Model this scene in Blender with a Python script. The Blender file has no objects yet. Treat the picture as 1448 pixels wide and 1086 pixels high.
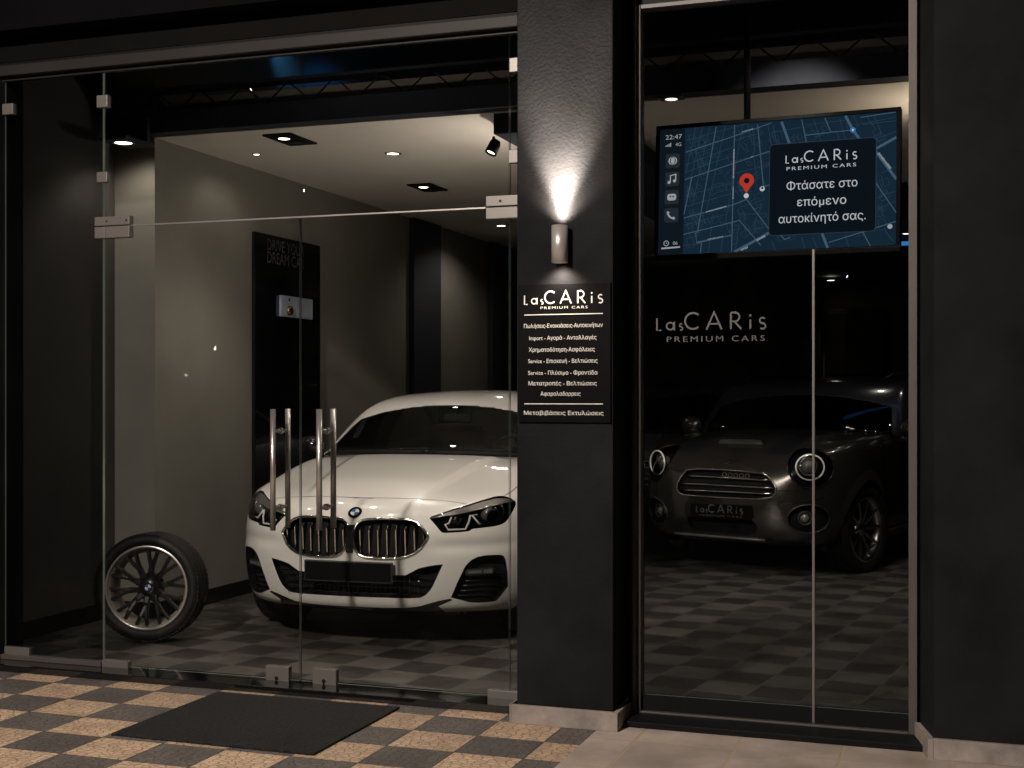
import bpy, bmesh, math, random
import numpy as np
from mathutils import Vector, Matrix
from mathutils.bvhtree import BVHTree
from mathutils.geometry import delaunay_2d_cdt, tessellate_polygon

# ------------------------------------------------------------------ camera
scene = bpy.context.scene
COL = scene.collection
FPX, CXP, HYP, CAMH = 1879.0, 724.0, 558.0, 1.42      # focal length / horizon in photo pixels
YAW = math.radians(19.24)
SN, CS = math.sin(YAW), math.cos(YAW)
cam_d = bpy.data.cameras.new('camera')
cam = bpy.data.objects.new('camera', cam_d); COL.objects.link(cam)
cam.location = (0, 0, CAMH)
cam.rotation_euler = (math.radians(90), 0, YAW)
cam_d.sensor_width = 36.0
cam_d.lens = FPX / 1448.0 * 36.0
cam_d.shift_y = (HYP - 543.0) / 1448.0
cam_d.clip_start = 0.05; cam_d.clip_end = 500
scene.camera = cam

# ------------------------------------------------------------------ night sky
world = bpy.data.worlds.new('World'); scene.world = world
world.use_nodes = True
wn = world.node_tree.nodes; wl = world.node_tree.links
sky = wn.new('ShaderNodeTexSky'); sky.sky_type = 'NISHITA'; sky.sun_disc = False
sky.sun_elevation = math.radians(-5.5); sky.sun_rotation = math.radians(200)
bg = wn['Background']; bg.inputs[1].default_value = 0.15
wl.new(sky.outputs[0], bg.inputs[0])

scene.view_settings.view_transform = 'Standard'
scene.view_settings.look = 'None'
scene.view_settings.exposure = 0.0
scene.view_settings.gamma = 1.0
scene.cycles.max_bounces = 10
scene.cycles.transparent_max_bounces = 24
scene.cycles.glossy_bounces = 5
scene.cycles.caustics_reflective = False
scene.cycles.caustics_refractive = False
scene.cycles.sample_clamp_indirect = 3.0
scene.cycles.use_denoising = True

WARM = (1.0, 0.875, 0.745)

def ray(u, v):
    """direction of the sight line through a photo pixel (camera at 0,0,CAMH)"""
    t = (u - CXP) / FPX
    return Vector((-SN + t * CS, CS + t * SN, (HYP - v) / FPX))
CAMP = Vector((0, 0, CAMH))
def onY(u, v, Y):
    r = ray(u, v); return CAMP + r * (Y / r.y)
def onX(u, v, X):
    r = ray(u, v); return CAMP + r * (X / r.x)
def onZ(u, v, Z):
    r = ray(u, v); return CAMP + r * ((Z - CAMH) / r.z)

# ------------------------------------------------------------------ materials
def mat(name, col=(0.5, 0.5, 0.5), rough=0.5, metal=0.0, coat=0.0, emit=None, estr=1.0, spec=0.5, noise=None, bump=None, rvar=None):
    """noise=(scale, amount) albedo mottling; bump=(scale, strength, dist); rvar=(scale, amount)"""
    m = bpy.data.materials.new(name); m.use_nodes = True
    nt = m.node_tree; N = nt.nodes; L = nt.links
    p = N['Principled BSDF']
    p.inputs['Base Color'].default_value = (*col, 1)
    p.inputs['Roughness'].default_value = rough
    p.inputs['Metallic'].default_value = metal
    p.inputs['Coat Weight'].default_value = coat
    p.inputs['Coat Roughness'].default_value = 0.025
    p.inputs['Specular IOR Level'].default_value = spec
    if emit:
        p.inputs['Emission Color'].default_value = (*emit, 1)
        p.inputs['Emission Strength'].default_value = estr
    tc = None
    if noise or bump or rvar:
        tc = N.new('ShaderNodeTexCoord')
    if noise:
        n = N.new('ShaderNodeTexNoise'); n.inputs['Scale'].default_value = noise[0]; n.inputs['Detail'].default_value = 6
        n.inputs['Roughness'].default_value = 0.62
        L.new(tc.outputs['Object'], n.inputs['Vector'])
        mr = N.new('ShaderNodeMapRange'); mr.inputs[1].default_value = 0.3; mr.inputs[2].default_value = 0.7
        mr.inputs[3].default_value = 1 - noise[1]; mr.inputs[4].default_value = 1 + noise[1]
        L.new(n.outputs['Fac'], mr.inputs[0])
        mx = N.new('ShaderNodeMix'); mx.data_type = 'RGBA'; mx.blend_type = 'MULTIPLY'
        mx.inputs[0].default_value = 1
        mx.inputs[6].default_value = (*col, 1)
        L.new(mr.outputs[0], mx.inputs[7])
        L.new(mx.outputs[2], p.inputs['Base Color'])
    if rvar:
        n = N.new('ShaderNodeTexNoise'); n.inputs['Scale'].default_value = rvar[0]; n.inputs['Detail'].default_value = 4
        L.new(tc.outputs['Object'], n.inputs['Vector'])
        mr = N.new('ShaderNodeMapRange'); mr.inputs[1].default_value = 0.3; mr.inputs[2].default_value = 0.7
        mr.inputs[3].default_value = max(0.02, rough - rvar[1]); mr.inputs[4].default_value = rough + rvar[1]
        L.new(n.outputs['Fac'], mr.inputs[0]); L.new(mr.outputs[0], p.inputs['Roughness'])
    if bump:
        n = N.new('ShaderNodeTexNoise'); n.inputs['Scale'].default_value = bump[0]; n.inputs['Detail'].default_value = 5
        L.new(tc.outputs['Object'], n.inputs['Vector'])
        b = N.new('ShaderNodeBump'); b.inputs['Strength'].default_value = bump[1]; b.inputs['Distance'].default_value = bump[2]
        L.new(n.outputs['Fac'], b.inputs['Height']); L.new(b.outputs[0], p.inputs['Normal'])
    return m

def glass_mat(name, tint=(0.95, 0.96, 0.95), ior=1.5, rough=0.0, smudge=0.0):
    """thin pane: Fresnel mirror over a tinted see-through sheet (lets lamp light pass)"""
    m = bpy.data.materials.new(name); m.use_nodes = True
    nt = m.node_tree; N = nt.nodes; L = nt.links
    N.remove(N['Principled BSDF'])
    fr = N.new('ShaderNodeFresnel'); fr.inputs['IOR'].default_value = ior
    tr = N.new('ShaderNodeBsdfTransparent'); tr.inputs[0].default_value = (*tint, 1)
    gl = N.new('ShaderNodeBsdfGlossy'); gl.inputs['Roughness'].default_value = rough
    mx = N.new('ShaderNodeMixShader')
    L.new(fr.outputs[0], mx.inputs[0]); L.new(tr.outputs[0], mx.inputs[1]); L.new(gl.outputs[0], mx.inputs[2])
    out = mx.outputs[0]
    if smudge:
        tc = N.new('ShaderNodeTexCoord'); n = N.new('ShaderNodeTexNoise')
        n.inputs['Scale'].default_value = 2.3; n.inputs['Detail'].default_value = 8; n.inputs['Roughness'].default_value = 0.65
        L.new(tc.outputs['Object'], n.inputs['Vector'])
        mr = N.new('ShaderNodeMapRange'); mr.inputs[1].default_value = 0.48; mr.inputs[2].default_value = 0.85
        mr.inputs[3].default_value = 0; mr.inputs[4].default_value = smudge
        L.new(n.outputs['Fac'], mr.inputs[0])
        df = N.new('ShaderNodeBsdfDiffuse'); df.inputs[0].default_value = (0.6, 0.6, 0.6, 1)
        m2 = N.new('ShaderNodeMixShader')
        L.new(mr.outputs[0], m2.inputs[0]); L.new(out, m2.inputs[1]); L.new(df.outputs[0], m2.inputs[2])
        out = m2.outputs[0]
    L.new(out, N['Material Output'].inputs['Surface'])
    return m

def emis(name, col, s=1.0):
    m = bpy.data.materials.new(name); m.use_nodes = True
    N = m.node_tree.nodes; L = m.node_tree.links
    N.remove(N['Principled BSDF'])
    e = N.new('ShaderNodeEmission'); e.inputs[0].default_value = (*col, 1); e.inputs[1].default_value = s
    L.new(e.outputs[0], N['Material Output'].inputs['Surface'])
    return m

M = {}
M['stucco'] = mat('stucco_black', (0.0108, 0.0112, 0.0126), 0.7, spec=0.06, noise=(2.2, 0.42), bump=(70, 0.35, 0.003), rvar=(1.5, .12))
M['stucco_side'] = M['stucco']
M['fascia'] = mat('fascia_black', (0.003, 0.003, 0.0036), 0.8, spec=0.04, noise=(3, 0.3), bump=(120, 0.15, 0.002))
M['fascia_band'] = mat('fascia_bronze', (0.0045, 0.0042, 0.0041), 0.7, spec=0.04, noise=(2, 0.2))
M['steel'] = mat('brushed_steel', (0.19, 0.175, 0.165), 0.42, metal=0.5)
M['steel_bright'] = mat('polished_steel', (0.62, 0.58, 0.55), 0.30, metal=0.85)
M['steel_dull'] = mat('dull_aluminium', (0.09, 0.081, 0.076), 0.5, metal=0.3, noise=(4, 0.12))
M['alu_dark'] = mat('dark_aluminium', (0.05, 0.048, 0.046), 0.4, metal=0.5)
M['black'] = mat('satin_black', (0.006, 0.006, 0.007), 0.55, spec=0.12)
M['black_gloss'] = mat('gloss_black', (0.006, 0.006, 0.007), 0.12, coat=0.5)
M['black_matte'] = mat('matte_black', (0.007, 0.007, 0.008), 0.85, spec=0.2)
M['lamp_steel'] = mat('lamp_steel', (0.62, 0.58, 0.55), 0.33, metal=0.6)
M['rail'] = mat('rail_aluminium', (0.021, 0.019, 0.018), 0.5, spec=0.2, noise=(3, 0.15))
M['marble'] = mat('stone_skirting', (0.265, 0.23, 0.21), 0.6, spec=0.3, noise=(9, 0.3), bump=(40, 0.3, 0.002))
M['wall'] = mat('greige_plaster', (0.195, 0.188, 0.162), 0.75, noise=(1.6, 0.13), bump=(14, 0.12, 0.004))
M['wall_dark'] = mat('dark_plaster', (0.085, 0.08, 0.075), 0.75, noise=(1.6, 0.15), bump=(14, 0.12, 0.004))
M['ceil'] = mat('ceiling_plaster', (0.80, 0.76, 0.70), 0.85, noise=(1.1, 0.07))
M['void'] = mat('void_black', (0.012, 0.016, 0.028), 0.75)
M['truss'] = mat('truss_black', (0.006, 0.006, 0.007), 0.6)
M['duct'] = mat('dim_brown_panel', (0.30, 0.26, 0.22), 0.8, noise=(2, 0.3))
M['bluecloth'] = mat('blue_sheet', (0.02, 0.07, 0.16), 0.6)
M['glass'] = glass_mat('pane_glass', (0.955, 0.96, 0.955), 1.13, smudge=0.002)
M['glass_tint'] = glass_mat('tinted_glass', (0.62, 0.63, 0.64), 1.13, smudge=0.002)
M['glass_smoke'] = glass_mat('smoked_glass', (0.80, 0.81, 0.82), 1.13, smudge=0.0015)
M['glass_edge'] = mat('glass_edge', (0.30, 0.36, 0.34), 0.15, spec=0.8)
M['vinyl'] = mat('vinyl_letters', (0.095, 0.09, 0.083), 0.5)
M['print'] = mat('printed_white', (0.80, 0.77, 0.72), 0.4)
M['print_dim'] = mat('printed_grey', (0.07, 0.067, 0.064), 0.5)
M['sign_black'] = mat('sign_black', (0.004, 0.004, 0.0045), 0.45, spec=0.05)
M['rubber'] = mat('tyre_rubber', (0.0055, 0.0053, 0.0052), 0.6, spec=0.3, bump=(90, 0.1, 0.001))
M['white_paint'] = mat('white_car_paint', (0.60, 0.58, 0.555), 0.30, coat=1.0)
M['grey_paint'] = mat('grey_car_paint', (0.075, 0.069, 0.063), 0.22, metal=0.8, coat=1.0)
M['black_paint'] = mat('black_car_paint', (0.012, 0.013, 0.016), 0.2, metal=0.2, coat=1.0)
M['chrome'] = mat('chrome', (0.75, 0.72, 0.68), 0.12, metal=1.0)
M['alloy'] = mat('silver_alloy', (0.5, 0.48, 0.46), 0.25, metal=1.0)
M['alloy_black'] = mat('black_alloy', (0.010, 0.0098, 0.0095), 0.28, coat=0.5)
M['plastic'] = mat('black_plastic', (0.018, 0.018, 0.018), 0.5)
M['interior'] = mat('car_interior', (0.02, 0.019, 0.018), 0.7)
M['car_glass'] = glass_mat('car_glass', (0.42, 0.45, 0.44), 1.5)
M['car_glass_dark'] = glass_mat('car_glass_dark', (0.16, 0.17, 0.17), 1.5)
M['lens'] = glass_mat('headlight_cover', (0.85, 0.86, 0.86), 1.45)
M['drl'] = mat('light_guide', (0.92, 0.88, 0.82), 0.25)
M['lensball'] = mat('projector_lens', (0.26, 0.25, 0.24), 0.12, metal=0.6, coat=1.0)
M['brow'] = mat('smoked_chrome', (0.30, 0.28, 0.26), 0.3, metal=0.6)
M['emblem_blue'] = mat('emblem_blue', (0.03, 0.13, 0.42), 0.25, coat=1)
M['emblem_white'] = mat('emblem_white', (0.8, 0.8, 0.8), 0.25, coat=1)
M['mat_rubber'] = mat('doormat', (0.0125, 0.012, 0.0115), 0.8, spec=0.3, noise=(90, 0.75), bump=(60, 1.0, 0.02))
M['lampglow'] = emis('lamp_glow', (1.0, 0.86, 0.66), 9.0)
M['lampglow_soft'] = emis('lamp_glow_soft', (1.0, 0.84, 0.62), 3.0)
M['box_white'] = mat('box_white', (0.40, 0.46, 0.58), 0.5)
M['barrel'] = mat('rim_barrel', (0.20, 0.18, 0.155), 0.45, metal=0.3)
M['brass'] = mat('brass', (0.42, 0.26, 0.09), 0.3, metal=1.0)

# ------------------------------------------------------------------ mesh builder
class MB:
    def __init__(s):
        s.v = []; s.f = []; s.m = []; s.sm = []
    def add(s, vs, fs, mi=0, smooth=False):
        o = len(s.v); s.v += [tuple(x) for x in vs]
        for f in fs:
            s.f.append(tuple(i + o for i in f)); s.m.append(mi); s.sm.append(smooth)
        return s
    def box(s, x0, x1, y0, y1, z0, z1, mi=0, bev=0.0, T=None):
        if x0 > x1: x0, x1 = x1, x0
        if y0 > y1: y0, y1 = y1, y0
        if z0 > z1: z0, z1 = z1, z0
        bm = bmesh.new()
        vs = [bm.verts.new(p) for p in ((x0,y0,z0),(x1,y0,z0),(x1,y1,z0),(x0,y1,z0),(x0,y0,z1),(x1,y0,z1),(x1,y1,z1),(x0,y1,z1))]
        for f in ((0,3,2,1),(4,5,6,7),(0,1,5,4),(1,2,6,5),(2,3,7,6),(3,0,4,7)):
            bm.faces.new([vs[i] for i in f])
        if bev > 0:
            bmesh.ops.bevel(bm, geom=list(bm.edges), offset=bev, segments=2, affect='EDGES', profile=0.6)
        bm.verts.index_update()
        vv = [(T @ v.co) if T else v.co for v in bm.verts]
        s.add(vv, [[v.index for v in f.verts] for f in bm.faces], mi)
        bm.free(); return s
    def prism(s, poly, z0, z1, mi=0, axis='z', T=None):
        """extrude a plan polygon; axis tells which coordinate is extruded"""
        def P(a, b, c):
            p = {'z': (a, b, c), 'y': (a, c, b), 'x': (c, a, b)}[axis]
            return T @ Vector(p) if T else p
        n = len(poly)
        vs = [P(a, b, z0) for a, b in poly] + [P(a, b, z1) for a, b in poly]
        tri = tessellate_polygon([[Vector((a, b, 0)) for a, b in poly]])
        fs = [tuple(t) for t in tri] + [tuple(i + n for i in t) for t in tri]
        fs += [(i, (i + 1) % n, (i + 1) % n + n, i + n) for i in range(n)]
        s.add(vs, fs, mi); return s
    def tube(s, pts, r, seg=10, mi=0, closed=False, cap=True):
        pts = [Vector(p) for p in pts]; n = len(pts)
        if not isinstance(r, (list, tuple)): r = [r] * n
        vs = []; prev = None
        for i, p in enumerate(pts):
            if closed: t = pts[(i + 1) % n] - pts[i - 1]
            else: t = pts[min(i + 1, n - 1)] - pts[max(i - 1, 0)]
            t.normalize()
            if prev is None:
                a = Vector((0, 0, 1)) if abs(t.z) < 0.9 else Vector((1, 0, 0))
                u = t.cross(a).normalized()
            else:
                u = (prev - t * prev.dot(t)).normalized()
            prev = u; w = t.cross(u)
            for k in range(seg):
                an = 2 * math.pi * k / seg
                vs.append(p + (u * math.cos(an) + w * math.sin(an)) * r[i])
        fs = []
        for i in range(n if closed else n - 1):
            j = (i + 1) % n
            for k in range(seg):
                k2 = (k + 1) % seg
                fs.append((i*seg+k, i*seg+k2, j*seg+k2, j*seg+k))
        s.add(vs, fs, mi, True)
        if cap and not closed:
            o = len(s.v) - len(vs)
            s.f.append(tuple(o + k for k in reversed(range(seg)))); s.m.append(mi); s.sm.append(False)
            s.f.append(tuple(o + (n-1)*seg + k for k in range(seg))); s.m.append(mi); s.sm.append(False)
        return s
    def lathe(s, prof, seg=48, mi=0, T=None, closed=False, smooth=True):
        """prof: (radius, axial) pairs turned about local Z"""
        vs = []; n = len(prof)
        for k in range(seg):
            a = 2 * math.pi * k / seg
            for r, h in prof:
                p = Vector((r * math.cos(a), r * math.sin(a), h))
                vs.append(T @ p if T else p)
        fs = []
        for k in range(seg):
            k2 = (k + 1) % seg
            for i in range(n if closed else n - 1):
                j = (i + 1) % n
                fs.append((k*n+i, k2*n+i, k2*n+j, k*n+j))
        s.add(vs, fs, mi, smooth); return s
    def disc(s, c, r, nrm, seg=24, mi=0):
        c = Vector(c); nrm = Vector(nrm).normalized()
        a = Vector((0, 0, 1)) if abs(nrm.z) < 0.9 else Vector((1, 0, 0))
        u = nrm.cross(a).normalized(); w = nrm.cross(u)
        vs = [c + (u * math.cos(2*math.pi*k/seg) + w * math.sin(2*math.pi*k/seg)) * r for k in range(seg)]
        s.add(vs, [tuple(range(seg))], mi); return s
    def sphere(s, c, r, mi=0, seg=16, sc=(1, 1, 1), T=None):
        vs = []; rings = seg // 2
        for i in range(rings + 1):
            a = math.pi * i / rings
            for k in range(seg):
                b = 2 * math.pi * k / seg
                p = Vector((math.sin(a)*math.cos(b)*sc[0], math.sin(a)*math.sin(b)*sc[1], math.cos(a)*sc[2])) * r
                if T: p = T @ p
                vs.append(p + Vector(c))
        fs = []
        for i in range(rings):
            for k in range(seg):
                k2 = (k + 1) % seg
                fs.append((i*seg+k, i*seg+k2, (i+1)*seg+k2, (i+1)*seg+k))
        s.add(vs, fs, mi, True); return s
    def build(s, name, mats, parent=None, loc=None, rot=None):
        me = bpy.data.meshes.new(name)
        me.from_pydata(s.v, [], s.f)
        if not isinstance(mats, (list, tuple)): mats = [mats]
        for m_ in mats: me.materials.append(m_)
        me.polygons.foreach_set('material_index', s.m)
        me.polygons.foreach_set('use_smooth', s.sm)
        bm = bmesh.new(); bm.from_mesh(me)
        bmesh.ops.remove_doubles(bm, verts=bm.verts, dist=1e-5)
        bmesh.ops.recalc_face_normals(bm, faces=bm.faces)
        bm.to_mesh(me); bm.free()
        o = bpy.data.objects.new(name, me); COL.objects.link(o)
        if parent: o.parent = parent
        if loc: o.location = loc
        if rot: o.rotation_euler = rot
        return o

def empty(name, loc=(0, 0, 0), rz=0.0, label=None, cat=None, group=None):
    o = bpy.data.objects.new(name, None); COL.objects.link(o)
    o.location = loc; o.rotation_euler = (0, 0, rz)
    o.empty_display_size = 0.1
    return tag(o, label, cat, group)
def tag(o, label=None, cat=None, group=None, kind=None):
    if label: o['label'] = label
    if cat: o['category'] = cat
    if group: o['group'] = group
    if kind: o['kind'] = kind
    return o

# flat lettering: 2D mesh (verts, faces), width and baseline at y=0
_tc = {}
def text2d(txt, spacing=1.0, bold=0.0):
    key = (txt, spacing, bold)
    if key in _tc: return _tc[key]
    cu = bpy.data.curves.new('lettering', 'FONT'); cu.body = txt
    cu.size = 1.0; cu.space_character = spacing; cu.resolution_u = 3; cu.offset = bold
    cu.dimensions = '2D'; cu.fill_mode = 'NONE'
    o = bpy.data.objects.new('lettering', cu); COL.objects.link(o)
    dg = bpy.context.evaluated_depsgraph_get(); dg.update()
    me = o.evaluated_get(dg).to_mesh()
    pv = [Vector((v.co.x, v.co.y)) for v in me.vertices]; ed = [tuple(e.vertices) for e in me.edges]
    o.evaluated_get(dg).to_mesh_clear()
    bpy.data.objects.remove(o); bpy.data.curves.remove(cu)
    # fill by non-zero winding: letters whose outlines overlap stay solid
    nb = {}
    for a, b in ed: nb.setdefault(a, []).append(b); nb.setdefault(b, []).append(a)
    seen = set(); loops = []
    for st in sorted(nb):
        if st in seen: continue
        L_ = [st]; seen.add(st); prev = None; cur = st
        nx_ = st + 1 if (st + 1) in nb[st] else nb[st][0]
        while nx_ not in seen:
            L_.append(nx_); seen.add(nx_)
            opts = [q for q in nb[nx_] if q != cur]; cur = nx_
            nx_ = opts[0] if opts else st
        loops.append([pv[i] for i in L_])
    vs, fs = [], []
    if ed:
        ov, oe, of, _, _, _ = delaunay_2d_cdt(pv, ed, [], 0, 1e-6)
        vs = [(v.x, v.y) for v in ov]
        bb = [(min(p.x for p in l), max(p.x for p in l), l) for l in loops]
        for f in of:
            x = sum(ov[i].x for i in f)/len(f); y = sum(ov[i].y for i in f)/len(f); wn_ = 0
            for lo, hi, l in bb:
                if x < lo or x > hi: continue
                for A, B_ in zip(l, l[1:] + l[:1]):
                    if (A.y > y) != (B_.y > y) and x < (B_.x-A.x)*(y-A.y)/(B_.y-A.y) + A.x: wn_ += 1 if B_.y > A.y else -1
            if wn_: fs.append(tuple(f))
    xs = [v[0] for v in vs] or [0]; ys = [v[1] for v in vs] or [0]
    _tc[key] = (vs, fs, min(xs), max(xs), min(ys), max(ys))
    return _tc[key]
def put_text(mb, txt, x, y, h, frame, width=None, align='c', spacing=1.0, lift=0.0015, mi=0, bold=0.0):
    """frame(a, b, c) maps sheet coordinates to space; h = cap height"""
    vs, fs, x0, x1, y0, y1 = text2d(txt, spacing, bold)
    k = h / 0.70
    kx = width / (x1 - x0) if width else k
    w = (x1 - x0) * kx
    ox = {'c': x - w / 2, 'l': x, 'r': x - w}[align]
    mb.add([frame(ox + (a - x0) * kx, y + b * k, lift) for a, b in vs], fs, mi)

def stroke2d(pts, w, closed=False):
    """flat ribbon along a 2D polyline"""
    n = len(pts); vs = []
    for i in range(n):
        if closed: a, b = pts[i-1], pts[(i+1) % n]
        else: a, b = pts[max(i-1, 0)], pts[min(i+1, n-1)]
        dx, dy = b[0]-a[0], b[1]-a[1]; l = math.hypot(dx, dy) or 1
        nx, ny = -dy/l, dx/l
        k = w / 2
        if 0 < i < n-1 or closed:      # mitre
            p, q = pts[i-1], pts[i]; e = math.hypot(q[0]-p[0], q[1]-p[1]) or 1
            ex, ey = -(q[1]-p[1])/e, (q[0]-p[0])/e
            k = w / 2 / max(0.5, nx*ex + ny*ey)
        vs.append((pts[i][0]+nx*k, pts[i][1]+ny*k)); vs.append((pts[i][0]-nx*k, pts[i][1]-ny*k))
    fs = []
    for i in range(n if closed else n-1):
        j = (i+1) % n
        fs.append((2*i, 2*i+1, 2*j+1, 2*j))
    return vs, fs
def put_stroke(mb, pts, w, frame, lift=0.0015, mi=0, closed=False):
    vs, fs = stroke2d(pts, w, closed)
    mb.add([frame(a, b, lift) for a, b in vs], fs, mi)
def arc2(cx, cy, r, a0, a1, n=18, ry=None):
    ry = ry or r
    return [(cx + r*math.cos(math.radians(a0+(a1-a0)*i/n)), cy + ry*math.sin(math.radians(a0+(a1-a0)*i/n))) for i in range(n+1)]
def put_logo(mb, x, y, width, frame, lift=0.0015, mi=0, sub=True, wk=1.0, mi2=None):
    """the shop's geometric wordmark; x,y = centre / baseline, unit 550 wide"""
    k = width / 550.0; ox = x - width / 2
    def S(pts, w, closed=False, l=0.0, m_=None):
        put_stroke(mb, [(ox + a*k, y + b*k) for a, b in pts], w*k*wk, frame, lift + l, mi if m_ is None else m_, closed)
    S([(4, 60), (4, 0), (26, 0)], 8)                                  # L
    S(arc2(72, 20, 18, 0, 360, 24)[:-1], 8, True); S([(93, 42), (93, -2)], 8, l=.0003)   # a
    S(arc2(128, 23, 8, 50, 270, 10) + arc2(128, 7, 8, 90, -130, 10), 6)                # s
    S(arc2(188, 44, 40, 48, 312, 26), 9.5)                             # C
    S([(256, 0), (294, 86), (332, 0)], 9.5); S([(270, 28), (318, 28)], 8, l=.0003)     # A
    S([(378, 0), (378, 84)], 9.5); S([(378, 82), (398, 82)] + arc2(398, 60, 22, 90, -90, 12) + [(378, 38)], 8.5, l=.0003)
    S([(396, 38), (430, 0)], 9.5, l=.0006)                             # R
    S([(474, 0), (474, 46)], 9)                                       # i
    S(arc2(474, 66, 3, 0, 360, 10)[:-1], 6, True)
    S(arc2(534, 40, 14, 40, 270, 12) + arc2(534, 13, 14, 90, -140, 12), 8)            # s
    if sub:
        put_text(mb, 'PREMIUM CARS', ox + 300*k, y - 60*k, 28*k, frame, width=490*k, spacing=1.35, lift=lift, mi=mi if mi2 is None else mi2)
# ------------------------------------------------------------------ ground materials
def floor_mat(name, c1, c2, tw, th, rot, rough, px=0.0, py=0.0, grout=(0.02, 0.019, 0.018), gsize=0.004, cobble=0.0, vary=0.12, wear=0.25, slab=False):
    m = bpy.data.materials.new(name); m.use_nodes = True
    N = m.node_tree.nodes; L = m.node_tree.links
    p = N['Principled BSDF']
    tc = N.new('ShaderNodeTexCoord')
    mp = N.new('ShaderNodeMapping'); mp.vector_type = 'TEXTURE'
    mp.inputs['Location'].default_value = (px, py, -0.5)
    mp.inputs['Rotation'].default_value = (0, 0, rot)
    L.new(tc.outputs['Object'], mp.inputs['Vector'])
    sc = N.new('ShaderNodeMapping'); sc.inputs['Scale'].default_value = (1/tw, 1/th, 0.0001)
    sc.inputs['Location'].default_value = (0, 0, 0.5)
    L.new(mp.outputs[0], sc.inputs['Vector'])
    ck = N.new('ShaderNodeTexChecker'); ck.inputs['Scale'].default_value = 1.0
    ck.inputs['Color1'].default_value = (*c1, 1); ck.inputs['Color2'].default_value = (*c2, 1)
    L.new(sc.outputs[0], ck.inputs['Vector'])
    br = N.new('ShaderNodeTexBrick'); br.offset = 0; br.squash = 1
    br.inputs['Scale'].default_value = 1; br.inputs['Brick Width'].default_value = 1; br.inputs['Row Height'].default_value = 1
    br.inputs['Mortar Size'].default_value = gsize / tw; br.inputs['Mortar Smooth'].default_value = 0.2
    br.inputs['Bias'].default_value = 0
    br.inputs['Color1'].default_value = (1-vary,)*3 + (1,); br.inputs['Color2'].default_value = (1+vary,)*3 + (1,)
    br.inputs['Mortar'].default_value = (1, 1, 1, 1)
    L.new(sc.outputs[0], br.inputs['Vector'])
    mul = N.new('ShaderNodeMix'); mul.data_type = 'RGBA'; mul.blend_type = 'MULTIPLY'; mul.inputs[0].default_value = 1
    L.new(ck.outputs['Color'], mul.inputs[6]); L.new(br.outputs['Color'], mul.inputs[7])
    col = mul.outputs[2]
    # worn patches
    nz = N.new('ShaderNodeTexNoise'); nz.inputs['Scale'].default_value = 3.2; nz.inputs['Detail'].default_value = 9; nz.inputs['Roughness'].default_value = 0.68
    L.new(tc.outputs['Object'], nz.inputs['Vector'])
    mr = N.new('ShaderNodeMapRange'); mr.inputs[1].default_value = 0.32; mr.inputs[2].default_value = 0.68
    mr.inputs[3].default_value = 1 - wear; mr.inputs[4].default_value = 1 + wear
    L.new(nz.outputs['Fac'], mr.inputs[0])
    m2 = N.new('ShaderNodeMix'); m2.data_type = 'RGBA'; m2.blend_type = 'MULTIPLY'; m2.inputs[0].default_value = 1
    L.new(col, m2.inputs[6]); L.new(mr.outputs[0], m2.inputs[7]); col = m2.outputs[2]
    height = None
    if cobble:
        # irregular rounded setts pressed into each tile
        w = N.new('ShaderNodeTexNoise'); w.inputs['Scale'].default_value = 14; L.new(tc.outputs['Object'], w.inputs['Vector'])
        ad = N.new('ShaderNodeMix'); ad.data_type = 'RGBA'; ad.blend_type = 'ADD'; ad.inputs[0].default_value = 0.035
        L.new(tc.outputs['Object'], ad.inputs[6]); L.new(w.outputs['Color'], ad.inputs[7])
        mm = N.new('ShaderNodeMapping'); mm.inputs['Scale'].default_value = (1.0, 1.5, 1)
        L.new(ad.outputs[2], mm.inputs['Vector'])
        vo = N.new('ShaderNodeTexVoronoi'); vo.feature = 'DISTANCE_TO_EDGE'; vo.inputs['Scale'].default_value = cobble
        vo.inputs['Randomness'].default_value = 0.75; vo.voronoi_dimensions = '2D'
        L.new(mm.outputs[0], vo.inputs['Vector'])
        r = N.new('ShaderNodeMapRange'); r.inputs[1].default_value = 0.015; r.inputs[2].default_value = 0.09
        r.inputs[3].default_value = 0.25; r.inputs[4].default_value = 1.0
        L.new(vo.outputs['Distance'], r.inputs[0])
        vc = N.new('ShaderNodeTexVoronoi'); vc.inputs['Scale'].default_value = cobble; vc.voronoi_dimensions = '2D'
        vc.inputs['Randomness'].default_value = 0.75; L.new(mm.outputs[0], vc.inputs['Vector'])
        sp = N.new('ShaderNodeSeparateColor'); L.new(vc.outputs['Color'], sp.inputs[0])
        r3 = N.new('ShaderNodeMapRange'); r3.inputs[3].default_value = 0.86; r3.inputs[4].default_value = 1.14
        L.new(sp.outputs[0], r3.inputs[0])
        mq = N.new('ShaderNodeMath'); mq.operation = 'MULTIPLY'; L.new(r.outputs[0], mq.inputs[0]); L.new(r3.outputs[0], mq.inputs[1])
        m3 = N.new('ShaderNodeMix'); m3.data_type = 'RGBA'; m3.blend_type = 'MULTIPLY'; m3.inputs[0].default_value = 1
        L.new(col, m3.inputs[6]); L.new(mq.outputs[0], m3.inputs[7]); col = m3.outputs[2]
        height = r.outputs[0]
    g = N.new('ShaderNodeMix'); g.data_type = 'RGBA'
    L.new(br.outputs['Fac'], g.inputs[0]); L.new(col, g.inputs[6]); g.inputs[7].default_value = (*grout, 1)
    L.new(g.outputs[2], p.inputs['Base Color'])
    # fine relief
    n2 = N.new('ShaderNodeTexNoise'); n2.inputs['Scale'].default_value = 35; n2.inputs['Detail'].default_value = 6
    L.new(tc.outputs['Object'], n2.inputs['Vector'])
    h = N.new('ShaderNodeMath'); h.operation = 'MULTIPLY_ADD'; h.inputs[1].default_value = 0.5
    L.new(n2.outputs['Fac'], h.inputs[0])
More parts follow.
